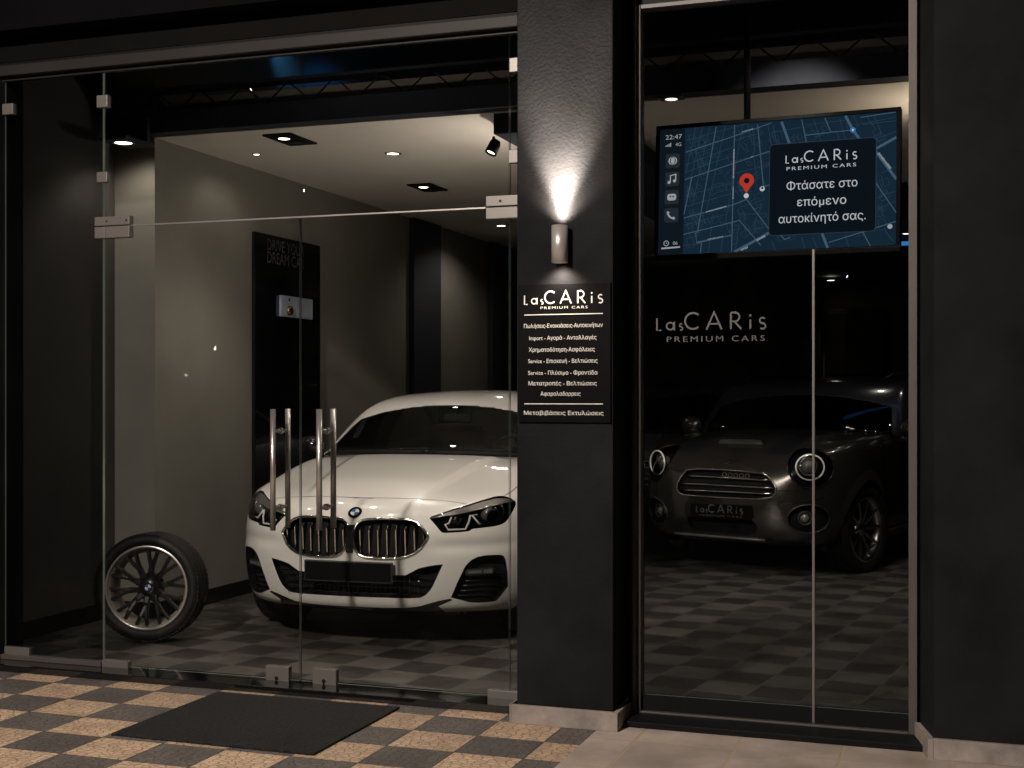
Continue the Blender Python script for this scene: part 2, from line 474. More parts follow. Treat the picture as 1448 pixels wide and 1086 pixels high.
    if height: L.new(height, h.inputs[2])
    else:
        iv = N.new('ShaderNodeMath'); iv.operation = 'SUBTRACT'; iv.inputs[0].default_value = 1.0
        L.new(br.outputs['Fac'], iv.inputs[1]); L.new(iv.outputs[0], h.inputs[2])
    b = N.new('ShaderNodeBump'); b.inputs['Strength'].default_value = 0.5; b.inputs['Distance'].default_value = 0.004
    L.new(h.outputs[0], b.inputs['Height']); L.new(b.outputs[0], p.inputs['Normal'])
    r2 = N.new('ShaderNodeMapRange'); r2.inputs[1].default_value = 0.3; r2.inputs[2].default_value = 0.7
    r2.inputs[3].default_value = rough - 0.12; r2.inputs[4].default_value = rough + 0.12
    L.new(nz.outputs['Fac'], r2.inputs[0]); L.new(r2.outputs[0], p.inputs['Roughness'])
    return m

M['pave_check'] = floor_mat('checkered_setts', (0.49, 0.348, 0.238), (0.108, 0.094, 0.086), 0.298, 0.272, 0.0, 0.68,
                            px=-2.297-0.298, py=5.01, cobble=25.0, vary=0.10, wear=0.2, gsize=0.003)
M['pave_slab'] = floor_mat('grey_slabs', (0.35, 0.29, 0.255), (0.365, 0.305, 0.265), 0.42, 0.42, 0.0, 0.62, px=-1.547+0.197, py=5.417,
                           grout=(0.36, 0.28, 0.20), gsize=0.007, vary=0.10, wear=0.25)
M['shop_tile'] = floor_mat('shop_tiles', (0.070, 0.065, 0.058), (0.029, 0.027, 0.025), 0.262, 0.262, math.radians(-7.7), 0.42, px=-1.0265, py=6.275,
                           grout=(0.10, 0.092, 0.08), gsize=0.0035, vary=0.22, wear=0.35)

M['globe'] = emis('globe_light', (1, .95, .88), 420.0)
ZG = -0.03                                  # pavement level; shop floor is 0
G = 5.845                                   # glass plane
PF = 5.56                                   # pillar front plane
def gx(u, Y=G): return onY(u, 500, Y).x

def sheet(name, x0, x1, y0, y1, z, m):
    o = MB().add([(x0,y0,z),(x1,y0,z),(x1,y1,z),(x0,y1,z)], [(0,1,2,3)]).build(name, m)
    return tag(o, kind='structure')
sheet('ground', -120, 120, -120, 120, ZG - 0.06, mat('asphalt', (0.045, 0.045, 0.047), 0.8, noise=(8, 0.3)))
tag(MB().box(-14, -1.547, 3.0, 5.75, ZG - 0.05, ZG).build('pavement', M['pave_check']), kind='structure')
tag(MB().box(-1.547, 8, 3.0, 5.75, ZG - 0.05, ZG).build('slab_path', M['pave_slab']), kind='structure')
tag(MB().box(-5.22, 2.2, 5.88, 16.6, -0.05, 0.0).build('shop_floor', M['shop_tile']), kind='structure')

# ------------------------------------------------------------------ the building
B = empty('showroom', (0, 0, 0), 0, 'dark car showroom front with full height glass bays between anthracite stucco pillars', 'showroom building')
XL = gx(8); XR = -1.925
# pillars
def pillar(x0, x1, poly=None):
    mb = MB()
    if poly: mb.prism(poly, 0.05, 4.6)
    else: mb.box(x0, x1, PF, 6.02, 0.05, 4.6, bev=0.006)
    return mb.build('pillar', M['stucco'], B)
p1 = pillar(-1.918, -1.478)
sk = MB()
sk.box(-1.936, -1.475, PF - 0.026, PF - 0.001, ZG, 0.052, bev=0.003)
sk.box(-1.4765, -1.452, PF - 0.026, 5.80, ZG, 0.051, bev=0.003)
sk.box(-1.944, -1.9365, PF - 0.026, 5.64, ZG, 0.053, bev=0.002)
sk.build('skirting', M['marble'], p1)
xr0, xr1 = gx(1320.5, PF), gx(1301, 5.80)
p2 = pillar(0, 0, [(xr0, PF), (4.5, PF), (4.5, 6.0), (xr1, 6.0), (xr1, 5.80)])
sk = MB()
sk.box(xr0 - 0.001, 4.5, PF - 0.026, PF - 0.001, ZG, 0.052, bev=0.003)
dx, dy = xr1 - xr0, 5.80 - PF; l = math.hypot(dx, dy); nx, ny = -dy/l*0.022, dx/l*0.022
sk.prism([(xr0 - 0.002, PF - 0.026), (xr0 - 0.002, PF), (xr1, 5.80), (xr1 + nx, 5.80), (xr0 + nx, PF - 0.026)], ZG, 0.051)
sk.build('skirting', M['marble'], p2)
# wall left of the left bay
MB().box(-9, XL - 0.012, 5.74, 6.0, ZG, 4.6).build('outer_wall', M['stucco'], B)
# fascia over the left bay
fa = MB().box(-9, -1.92, 5.66, 6.0, 3.315, 4.6, bev=0.004).build('fascia', M['fascia'], B)
MB().box(-9, -1.92, 5.80, 5.9, 3.19, 3.314).build('fascia_band', M['fascia_band'], B)
rail = MB()
rail.box(-9, -1.92, 5.79, 5.90, 3.118, 3.172, bev=0.004)
rail.box(-9, -1.92, 5.83, 5.86, 3.100, 3.117)
rail.build('top_rail', M['rail'], B)
MB().box(-9, -1.92, 5.805, 5.90, 3.173, 3.189).build('shadow_gap', M['black'], B)
# sills
MB().box(-9, -1.94, 5.69, 5.90, ZG, 0.004, bev=0.003).build('door_sill', M['black_gloss'], B)
MB().box(-1.45, xr1 + 0.05, 5.635, 5.85, ZG, -0.004, bev=0.003).build('window_sill', M['black'], B)
MB().box(XL - 0.01, gx(147), 5.815, 5.875, 0.0045, 0.03, bev=0.003).build('base_rail', M['steel_dull'], B)

def pane(name, x0, x1, z0, z1, m, parent, y=G, th=0.010):
    mb = MB()
    y0, y1 = y - th/2, y + th/2
    mb.add([(x0,y0,z0),(x1,y0,z0),(x1,y0,z1),(x0,y0,z1)], [(0,1,2,3)], 0)
    mb.add([(x0,y1,z0),(x1,y1,z0),(x1,y1,z1),(x0,y1,z1)], [(0,1,2,3)], 0)
    for a in (((x0,y0,z0),(x0,y1,z0),(x0,y1,z1),(x0,y0,z1)), ((x1,y0,z0),(x1,y1,z0),(x1,y1,z1),(x1,y0,z1)),
              ((x0,y0,z0),(x1,y0,z0),(x1,y1,z0),(x0,y1,z0)), ((x0,y0,z1),(x1,y0,z1),(x1,y1,z1),(x0,y1,z1))):
        mb.add(a, [(0,1,2,3)], 1)
    return mb.build(name, [m, M['glass_edge']], parent)

ZT = 2.292                                    # top of the doors
wl_ = pane('side_window', XL, gx(146.2), 0.031, 3.11, M['glass_tint'], B)
dl = pane('glass_door', gx(147.8), gx(424.2), 0.010, ZT, M['glass'], B)
dr = pane('glass_door', gx(426.2), gx(720), 0.010, ZT, M['glass'], B)
tr_ = pane('transom_window', gx(147.8), gx(720), ZT + 0.008, 3.11, M['glass'], B)
sp_ = pane('side_window', gx(722), XR + 0.05, 0.010, 3.11, M['glass'], B)

def fit_box(u0, u1, v0, v1, name, parent, m=None, t=0.018, hole=False, slot=None):
    a = onY(u0, v0, G - t); b = onY(u1, v1, G - t)
    mb = MB()
    mb.box(a.x, b.x, G - t, G + t, b.z, a.z, bev=0.0025)
    if hole:
        c = ((a.x*0.52 + b.x*0.48), G - t - 0.001, a.z*0.30 + b.z*0.70)
        mb.disc(c, 0.011, (0, -1, 0), 16, 1)
        mb.box(c[0]-0.005, c[0]+0.005, G - t - 0.002, G - t - 0.0005, c[2]-0.016, c[2]-0.006, 1)
    return mb.build(name, [m or M['steel'], M['black_matte']], parent)
# small square clips
fit_box(3, 18, 147, 161, 'glass_clip', wl_)
fit_box(136.5, 151.5, 135, 151, 'glass_clip', wl_)
fit_box(136.5, 151, 243.5, 257, 'glass_clip', wl_)
fit_box(6, 41, 914, 929, 'glass_clip', wl_)
fit_box(720, 745, 82, 100, 'glass_clip', tr_)
fit_box(719, 745, 212, 229, 'glass_clip', tr_)
# hinges
def hinge(u0, u1, v0, v1, parent, left):
    a = onY(u0, v0, G - 0.02); b = onY(u1, v1, G - 0.02)
    mb = MB(); zm = ZT + 0.004
    mb.box(a.x, b.x, G - 0.02, G + 0.02, zm + 0.003, a.z, bev=0.0025)
    x0 = gx(148.5, G - 0.02) if left else a.x
    mb.box(x0, b.x, G - 0.02, G + 0.02, b.z, zm - 0.003, bev=0.0025)
    if left: mb.box(a.x, x0 - 0.003, G - 0.02, G + 0.02, b.z, zm - 0.0031, bev=0.0025)
    for fx in (0.35, 0.92):
        mb.disc((a.x + (b.x - a.x)*fx, G - 0.0207, (zm + a.z)/2), 0.006, (0, -1, 0), 12, 1)
    return mb.build('hinge', [M['steel'], M['black_matte']], parent)
hinge(133.5, 182.5, 307, 335, dl, True)
hinge(687, 745, 277.5, 307, dr, False)
fit_box(144, 180.5, 933, 949.5, 'hinge', dl)
fit_box(689, 745, 975, 991.5, 'hinge', dr)
fit_box(375.5, 408, 941, 968, 'door_lock', dl, hole=True)
fit_box(442, 475, 945, 972, 'door_lock', dr, hole=True)
# bright edge where the transom meets the doors
MB().box(gx(182), gx(687), G - 0.004, G + 0.004, ZT + 0.0005, ZT + 0.0075).build('transom_joint', M['steel_bright'], B)

def handle(u, parent, r):
    mb = MB()
    yo, yi = G - 0.075, G + 0.075
    x = onY(u, 600, yo).x
    z1 = onY(u, 578.5, yo).z; z0 = onY(u, 750, yo).z
    for y in (yo, yi):
        mb.tube([(x, y, z0), (x, y, z1)], r, 18)
    for zz in (onY(u, 609, G).z, onY(u, 716.5, G).z):
        mb.tube([(x, yo, zz), (x, yi, zz)], r*0.62, 14)
        mb.tube([(x, G - 0.010, zz), (x, G + 0.010, zz)], r*1.15, 14)
    return mb.build('handle', M['steel_bright'], parent)
handle(386, dl, 0.0135); handle(451.5, dr, 0.0145)

# right window: frame, panes, joint
W = empty('window', (0, 0, 0)); W.parent = B
xa, xb = gx(909), gx(1285.5)
ZB = 0.072; ZM = 2.045; ZTOP = 3.145
fr = MB()
fr.box(xa - 0.014, xa, G - 0.045, G + 0.03, -0.003, ZTOP + 0.02, bev=0.002)
fr.box(xb, gx(1297, G - 0.04), G - 0.045, G + 0.03, -0.003, ZTOP + 0.02, bev=0.002)
fr.box(xa + 0.001, xb - 0.001, G - 0.045, G + 0.03, ZTOP, ZTOP + 0.019, bev=0.002)
fr.box(xa + 0.001, xb - 0.001, G - 0.05, G - 0.02, -0.003, 0.006, bev=0.002)
fr.build('frame', M['steel_dull'], W)
fd = MB()
fd.box(-1.478, xa - 0.030, G - 0.02, G + 0.06, -0.004, 4.6)
fd.box(xa - 0.0295, xa - 0.0145, G - 0.075, G + 0.06, -0.004, 4.6, 1)
fd.box(gx(1297, G - 0.04) + 0.001, xr1 + 0.02, G - 0.02, G + 0.06, -0.004, 4.6)
fd.box(xa - 0.013, xb + 0.05, G - 0.02, G + 0.06, ZTOP + 0.0205, 4.6)
fd.box(xa + 0.001, xb - 0.001, G - 0.019, G + 0.03, 0.0065, ZB)
fd.build('frame_surround', [M['black'], M['alu_dark']], W)
xm = gx(1151)
pane('pane', xa + 0.001, xm - 0.002, ZB + 0.001, ZM - 0.002, M['glass_smoke'], W)
pane('pane', xm + 0.002, xb - 0.001, ZB + 0.001, ZM - 0.002, M['glass_smoke'], W)
pane('pane', xa + 0.001, xb - 0.001, ZM + 0.002, ZTOP - 0.001, M['glass_smoke'], W)
MB().box(xm - 0.0055, xm + 0.0055, G - 0.022, G - 0.006, 0.007, ZM, bev=0.002).build('joint_profile', M['steel'], W)
lg = MB()
a = onY(928, 466.5, G - 0.006); b = onY(1083, 466.5, G - 0.006)
put_logo(lg, (a.x + b.x)/2, a.z - 0.002, (b.x - a.x), lambda x, z, l: (x, G - 0.006 - l, z), sub=False)
lg.build('wordmark', M['vinyl'], W)
lg = MB(); k_ = (b.x - a.x)/550
put_text(lg, 'PREMIUM CARS', a.x + 300*k_, a.z - 0.002 - 60*k_, 28*k_, lambda x, z, l: (x, G - 0.006 - l, z), width=490*k_, spacing=1.35)
lg.build('tagline', M['vinyl'], W)

# ---- interior shell
XW1, XW2, YN, ZC = -5.22, -4.92, 7.216, 3.05
wall = MB()
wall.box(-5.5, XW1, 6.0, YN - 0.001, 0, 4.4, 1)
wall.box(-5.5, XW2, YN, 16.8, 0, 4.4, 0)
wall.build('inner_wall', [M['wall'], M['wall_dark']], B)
bb = MB()
bb.box(XW1 + 0.0005, XW1 + 0.016, 6.0, YN - 0.017, 0.0005, 0.10)
bb.box(XW1 + 0.001, XW2, YN - 0.016, YN - 0.0005, 0.0005, 0.10)
bb.box(XW2 + 0.0005, XW2 + 0.016, YN, 16.4, 0.0005, 0.10)
bb.build('baseboard', M['black'], B)
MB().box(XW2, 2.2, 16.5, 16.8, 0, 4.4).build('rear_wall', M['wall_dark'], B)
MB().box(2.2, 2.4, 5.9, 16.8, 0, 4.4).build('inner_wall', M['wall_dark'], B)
MB().box(XW2 + 0.001, 2.19, YN + 0.002, 16.49, ZC, ZC + 0.1).build('ceiling', M['ceil'], B)
MB().box(-5.03, -4.84, 6.80, 7.098, 2.965, 2.985).box(-5.0, -4.87, 7.06, 7.098, 2.9855, 3.15).build('lamp_bracket', M['void'], B)
dk = MB()
dk.box(-2.64, -2.03, YN + 0.02, 16.48, 2.93, ZC - 0.001, bev=0.006)
dk.box(-2.029, -1.35, 9.1, 16.47, 2.80, ZC - 0.002)
dk.box(-1.349, 2.18, 10.6, 16.46, 2.76, ZC - 0.003)
dk.build('dropped_ceiling', M['void'], B)
bk = MB()
bk.box(XW1 + 0.002, 2.18, 7.10, YN, ZC + 0.004, 3.185, 0)
bk.box(XW1 + 0.002, 2.18, YN + 0.11, YN + 0.16, 3.186, 3.318, 1)
bk.box(XW1 + 0.002, 2.18, 7.12, YN + 0.02, 3.318, 3.338, 0)
bk.build('bulkhead', [M['void'], M['duct']], B)
tr = MB()
x = XW1 + 0.05; k = 0; st = 0.155
while x < 2.1:
    z0, z1 = (3.186, 3.318) if k % 2 else (3.318, 3.186)
    tr.tube([(x, 7.15, z0), (x + st, 7.15, z1)], 0.0055, 6)
    x += st; k += 1
tr.build('truss', M['truss'], B)
vd = MB()
vd.box(XW1 + 0.002, 2.18, 9.2, 9.3, 3.16, 4.45)
vd.box(-5.5, 2.4, 5.905, 9.3, 4.46, 4.5)
vd.build('void_lining', M['void'], B)
for z_, y_ in ((3.44, 8.0), (3.60, 8.6)):
    MB().tube([(-5.1, y_, z_), (2.1, y_, z_)], 0.014, 8).build('ceiling_pipe', M['alu_dark'], B)
# unseen blue lamp added to cast a soft blue glow in the void
bl_ = onY(398, 92, 8.7); bl2 = onY(398, 140, 8.7)
t = tag(MB().tube([(bl_.x - .15, 8.5, 4.25), (bl_.x + .15, 8.5, 4.25)], 0.025, 14).build('tube_lamp', emis('blue_tube', (0.05, 0.3, 0.8), 2.0)),
        'short blue tube lamp high in the dark void above the left bay ceiling', 'lamp')
bs = bpy.data.lights.new('lamp_light', 'SPOT'); bs.energy = 22; bs.color = (.08, .42, 1); bs.spot_size = math.radians(55); bs.spot_blend = 1; bs.shadow_soft_size = .05
bo = bpy.data.objects.new('lamp_light', bs); COL.objects.link(bo); bo.location = (bl_.x, 8.5, 4.2); bo.rotation_euler = Vector((0, .62, -.5)).to_track_quat('-Z', 'Y').to_euler(); bo.parent = t
# rear wall facings seen through the right window
YR = 16.5
MB().box(onY(937, 400, YR).x, onY(1088, 400, YR).x, YR - .06, YR - .001, 0, 2.75).build('wall_facing', M['wall_dark'], B)
MB().box(onY(1134, 400, YR).x, onY(1164, 400, YR).x, YR - .26, YR - .001, 0, 2.74).build('column', M['black'], B)
tag(MB().box(onY(1168, 400, YR).x, onY(1252, 400, YR).x, YR - .07, YR - .001, onY(1200, 530, YR).z, onY(1200, 437, YR).z, bev=0.01).build('wall_screen', M['black_gloss']),
    'wide unlit black screen on the rear wall behind the dark hatchback', 'screen')

# black column panel on the left wall, and the poster panel
c0 = onX(578.5, 420, XW2); c1 = onX(617, 420, XW2)
MB().box(XW2 + 0.001, XW2 + 0.05, c0.y, c1.y, 0.0, ZC - 0.002, bev=0.003).build('wall_panel', M['void'], B)
MB().box(XW2 + 0.001, XW2 + 0.06, 13.3, 16.4, 0.0, ZC - 0.002, bev=0.003).build('wall_panel', M['void'], B)
q0 = onX(361, 326, XW2 + 0.03); q1 = onX(453, 349, XW2 + 0.03)
pp = tag(MB().box(XW2 + 0.001, XW2 + 0.03, q0.y, q1.y, 0.101, (q0.z + q1.z)/2, bev=0.003).build('poster_panel', M['black_gloss']),
         'tall gloss black panel reading DRIVE YOUR DREAM CAR on the greige side wall', 'wall panel')
lt = MB()
fy = lambda a, b, l: (XW2 + 0.03 + l, a, b)
t0 = onX(378, 353, XW2 + 0.031); t1 = onX(424, 364, XW2 + 0.031)
put_text(lt, 'DRIVE YOUR', t0.y, t0.z, 0.085, fy, width=(onX(430, 362, XW2+.031).y - t0.y), align='l')
lt.build('text_line', M['print_dim'], pp); lt = MB()
t2 = onX(378, 371, XW2 + 0.031)
put_text(lt, 'DREAM CAR', t2.y, t2.z, 0.085, fy, width=(onX(430, 377, XW2+.031).y - t2.y), align='l')
lt.build('text_line', M['print_dim'], pp)
w0 = onX(402.5, 435, XW2 + 0.08); w1 = onX(447, 435, XW2 + 0.08)
wz1 = onX(424, 420, XW2 + 0.08).z; wz0 = onX(424, 449.5, XW2 + 0.08).z
wb = tag(MB().box(XW2 + 0.0305, XW2 + 0.052, w0.y, w1.y, wz0, wz1, bev=0.006).build('wall_box', M['box_white']),
         'small pale wall box with a brass knob on the black poster panel', 'wall box')
ym = w0.y + (w1.y - w0.y)*0.48
MB().box(XW2 + 0.0515, XW2 + 0.055, ym, w1.y - 0.015, wz0 + 0.012, wz1 - 0.012, bev=0.0015).build('lid', M['box_white'], wb)
kb = MB(); ky = w0.y + (w1.y - w0.y)*0.24; kz = wz0 + (wz1 - wz0)*0.3
kb.lathe([(0, 0.022), (0.03, 0.022), (0.036, 0.016), (0.036, 0.0)], 24, T=Matrix.Translation((XW2 + 0.052, ky, kz)) @ Matrix.Rotation(math.pi/2, 4, 'Y'))
kb.build('knob', M['brass'], wb)
MB().disc((XW2 + 0.053, ky, wz0 + (wz1-wz0)*0.82), 0.012, (1, 0, 0), 12).build('keyhole', M['black'], wb)

# ------------------------------------------------------------------ doormat
m0, m1, n0, n1 = -3.47, -2.507, 4.77, 5.615
dm = MB().box(m0, m1, n0, n1, ZG + 0.0005, ZG + 0.012, bev=0.004).build('doormat', M['mat_rubber'])
tag(dm, 'black rubber doormat lying on the checkered pavement before the doors', 'doormat')

# ------------------------------------------------------------------ lamps
def spot(parent, loc, power, size, blend=0.6, direction=(0, 0, -1), rad=0.03, col=WARM):
    ld = bpy.data.lights.new('lamp_light', 'SPOT'); ld.energy = power; ld.spot_size = math.radians(size)
    ld.spot_blend = blend; ld.shadow_soft_size = rad; ld.color = col
    o = bpy.data.objects.new('lamp_light', ld); COL.objects.link(o)
    o.location = loc; o.rotation_euler = Vector(direction).to_track_quat('-Z', 'Y').to_euler()
    if parent:
        o.parent = parent; o.matrix_parent_inverse = Matrix.Translation(parent.location).inverted()
    return o
DL = 'recessed ceiling spotlights'
def downlight(x, y, z, label, power, size=110, r=0.045, d=(0, 0, -1)):
    t = empty('downlight', (x, y, z), 0, label, 'ceiling light', DL)
    MB().lathe([(r*1.35, 0.0), (r*1.35, -0.004), (r*1.05, -0.006), (r*0.95, -0.001)], 28).build('trim_ring', M['steel_dull'], t)
    MB().disc((0, 0, -0.0025), r*0.95, (0, 0, -1), 24).build('bulb', M['lampglow'], t)
    spot(t, (x, y, z - 0.03), power, size, direction=d)
    return t
def twin(x, y, z, label, power, sx=0.2, sy=0.36):
    t = empty('twin_spotlight', (x, y, z), 0, label, 'ceiling light', 'black twin spot boxes')
    hb = MB()
    hb.box(-sx/2, sx/2, -sy/2, sy/2, -0.012, -0.0005, bev=0.003)
    hb.build('housing', M['black_matte'], t)
    b1 = MB()
    for yy in (-sy*0.22, sy*0.22):
        b1.lathe([(0.062, -0.0125), (0.066, -0.019), (0.056, -0.022), (0.050, -0.0125)], 24, T=Matrix.Translation((0, yy, 0)))
    b1.build('bezel', M['black'], t)
    MB().disc((0, -sy*0.22, -0.0165), 0.036, (0, 0, -1), 20).build('bulb', M['lampglow'], t)
    MB().disc((0, sy*0.22, -0.0165), 0.05, (0, 0, -1), 20).build('bulb', M['black_gloss'], t)
    spot(t, (x, y - sy*0.22, z - 0.04), power, 95)
    return t
downlight(-4.93, 6.90, 2.964, 'recessed spotlight in the low soffit above the upright wheel', 7, 150, 0.055, (0.05, 0.22, -1))
downlight(-3.717, 8.21, ZC, 'bright round ceiling spotlight above the white coupe bonnet', 34, 120, 0.042, (0, -.45, -1))
downlight(-4.60, 7.93, ZC, 'small round ceiling spotlight close to the side wall', 3, 150, 0.024)
downlight(-4.32, 12.06, ZC, 'far round ceiling spotlight deep in the showroom', 15, 150, 0.045)
downlight(-0.30, 7.75, ZC, 'recessed ceiling spotlight by the right window jamb', 14, 160, 0.04)
downlight(-1.60, 15.9, 2.759, 'recessed spotlight washing the dark rear wall', 14, 80, 0.05)
twin(-4.12, 7.52, ZC, 'nearer black twin spot box, at the front edge of the ceiling', 16)
twin(-4.06, 9.62, ZC, 'farther black twin spot box, above the white coupe roof', 9)
# unseen spots added just inside the glass to brighten what they aim at
def added_spot(x, y, z, aim, power, size, label):
    t = empty('clamp_spotlight', (x, y, z), 0, label, 'spotlight', 'clamp spotlights above the doors')
    d = (Vector(aim) - Vector((x, y, z))).normalized()
    R = d.to_track_quat('-Z', 'Y').to_matrix().to_4x4()
    MB().lathe([(0, .07), (.04, .066), (.05, .03), (.052, -.07), (.045, -.071), (.042, -.05)], 24, T=R).build('head', M['black'], t)
    MB().disc(R @ Vector((0, 0, -.052)), .041, R.to_3x3() @ Vector((0, 0, -1)), 18).build('bulb', M['lampglow'], t)
    MB().box(-.015, .015, -.015, .015, .05, .16, bev=.003).build('clamp', M['black'], t)
    spot(t, Vector((x, y, z)) + d*.08, power, size, .8, direction=d, rad=.04)
MB().tube([(-5.1, 6.07, 3.50), (2.1, 6.07, 3.50)], 0.024, 12).build('lighting_pipe', M['black'], B)
added_spot(-0.75, 6.07, 3.35, (-1.35, 10.6, .6), 150, 50, 'hidden clamp spotlight above the right window aimed at the dark hatchback')  # added to light the hatchback from the front, out of sight
for k, (x_, y_) in enumerate(((-1.25, 11.2), (-0.55, 11.5), (-0.9, 12.6), (-0.25, 12.4), (-1.2, 10.75), (-1.0, 9.3))):  # unseen pin lights added to brighten the hatchback and give it glints
    downlight(x_, y_, (2.76 if y_ > 10.6 else (2.8 if x_ < -1.35 else ZC)) - .001, ['tiny pin light in the dark ceiling, hidden by the screen, over the hatchback bonnet', 'tiny pin light in the dark ceiling, hidden by the screen, over the hatchback wheel', 'tiny pin light in the dark ceiling, hidden by the screen, over the hatchback roof', 'tiny pin light in the dark ceiling, hidden by the screen, right of the hatchback roof', 'tiny pin light in the dark ceiling, hidden by the screen, over the hatchback grille', 'tiny pin light in the dark ceiling, hidden by the screen, in front of the hatchback'][k], (8, 8, 8, 8, 8, 110)[k], 100, .03, (0, 0, -1) if k < 5 else (-.25, .45, -1))
t = tag(MB().tube([(-1.3, 11.9, 2.72), (0.2, 11.9, 2.72)], 0.018, 10).build('tube_lamp', emis('blue_strip', (0.02, 0.12, 0.32), 2.0)),
        'blue strip lamp under the dark ceiling above the hatchback, hidden by the screen', 'lamp')
# uplight that washes the ceiling of the right bay
t = empty('wall_uplight', (0.02, 7.7, 2.62), 0, 'small uplight behind the right window jamb washing the pale ceiling', 'wall lamp')
MB().lathe([(0.0, 0.0), (0.03, 0.0), (0.05, 0.08), (0.045, 0.08), (0.03, 0.02)], 20).build('cup', M['black'], t)
MB().disc((0, 0, 0.03), 0.03, (0, 0, 1), 16).build('bulb', M['lampglow_soft'], t)
spot(t, (0.02, 7.7, 2.71), 26, 165, .8, direction=(-.35, 0, 1), rad=.05, col=(1, .8, .58))
# unseen uplighter added behind the pillar to brighten the ceiling over the white car
t = empty('floor_lamp', (-2.12, 7.75, 0.0), 0, 'slim black uplighter standing on the shop floor behind the stucco pillar', 'floor lamp')
MB().lathe([(0, 0.0), (.13, 0.0), (.13, .015), (.02, .03), (.012, .06), (.012, 2.2), (0, 2.2)], 24).build('stand', M['black'], t)
MB().lathe([(0.012, 2.2), (.05, 2.22), (.085, 2.32), (.08, 2.32), (.045, 2.235), (0, 2.23)], 24).build('shade', M['black'], t)
MB().disc((0, 0, 2.25), .04, (0, 0, 1), 16).build('bulb', M['lampglow_soft'], t)
spot(t, (-2.15, 7.75, 2.34), 44, 130, 1.0, direction=(-1, .12, .62), rad=.05)
# unseen spots added in the void so the truss shows against its panel
added_spot(-3.4, 6.35, 3.95, (-3.3, 7.33, 3.2), 4, 150, 'small work light hung in the void behind the left bay header')
added_spot(-0.9, 6.35, 3.95, (-0.9, 7.33, 3.2), 1.2, 150, 'small work light hung in the void behind the right bay header')
added_spot(-3.75, 6.07, 3.35, (-3.45, 6.9, .4), 28, 75, 'hidden clamp spotlight above the left door aimed at the white coupe')  # this pair is added, out of sight, to brighten the coupe's nose
added_spot(-2.45, 6.07, 3.35, (-2.75, 6.9, .4), 32, 75, 'hidden clamp spotlight above the right door aimed at the white coupe')

# square lamp in the beam, right bay
ts = onZ(943, 129, 3.054)
t = empty('square_spotlight', (ts.x, 7.145, 3.054), 0, 'square recessed spotlight in the black beam behind the right window', 'ceiling light', None)
MB().box(-0.065, 0.065, -0.042, 0.042, -0.02, 0.0, bev=0.004).build('housing', M['steel_dull'], t)
MB().disc((0, 0, -0.0205), 0.034, (0, 0, -1), 20).build('bulb', M['lampglow_soft'], t)
spot(t, (ts.x, 7.145, 3.01), 70, 130, direction=(.25, -.1, -1))
# track spot
tp = onY(698, 190, 7.30)
t = empty('track_spotlight', (tp.x, tp.y, 2.929), 0, 'small black spot head hanging under the dark ceiling box', 'ceiling light')
MB().tube([(0, 0, 0), (0, 0, -0.03)], 0.008, 10).build('stem', M['black'], t)
R_ = Matrix.Translation((0, 0, -0.06)) @ Matrix.Rotation(math.radians(18), 4, 'Y') @ Matrix.Rotation(math.radians(-20), 4, 'X')
MB().lathe([(0, 0.04), (0.028, 0.038), (0.034, 0.02), (0.036, -0.045), (0.030, -0.046), (0.028, -0.03)], 24, T=R_).build('head', M['black'], t)
MB().disc(R_ @ Vector((0, 0, -0.033)), 0.027, R_.to_3x3() @ Vector((0, 0, -1)), 18).build('bulb', M['lampglow'], t)
spot(t, (tp.x - .015, tp.y - .02, 2.80), 22, 80, direction=(-0.35, -0.1, -1))

# wall lamp on the pillar
wx = onY(791.5, 345, PF - 0.043).x; wz1 = onY(791, 318, PF - 0.06).z; wz0 = onY(791, 371, PF - 0.06).z
t = empty('wall_lamp', (wx, PF - 0.043, wz0), 0, 'brushed steel cylinder lamp shining up and down the stucco pillar', 'wall lamp')
h = wz1 - wz0; r = 0.036
MB().lathe([(r - 0.004, 0.02), (r - 0.004, 0.0), (r, 0.0), (r, h), (r - 0.004, h), (r - 0.004, h - 0.02)], 40).build('casing', M['lamp_steel'], t)
MB().box(-0.022, 0.022, 0.0355, 0.0425, h*0.25, h*0.75, bev=0.003).build('bracket', M['black'], t)
MB().disc((0, 0, 0.012), r - 0.005, (0, 0, -1), 24).build('lower_bulb', M['lampglow_soft'], t)
MB().disc((0, 0, h - 0.012), r - 0.005, (0, 0, 1), 24).build('upper_bulb', M['lampglow'], t)
spot(t, (wx, PF - 0.030, wz1 + 0.002), 34, 76, 1.0, direction=(0, 0.10, 1), rad=0.012, col=(1, .82, .66))
spot(t, (wx, PF - 0.038, wz1 + 0.003), 55, 120, 1.0, direction=(0, 0.05, 1), rad=0.03, col=(1, .82, .66))
spot(t, (wx, PF - 0.055, wz1 + 0.003), 720, 58, 1.0, direction=(0, 0.09, 1), rad=0.02, col=(1, .83, .67))
spot(t, (wx, PF - 0.055, wz0 - 0.004), 15, 120, 1.0, direction=(0, 0.25, -1), rad=0.02, col=(1, .83, .68))

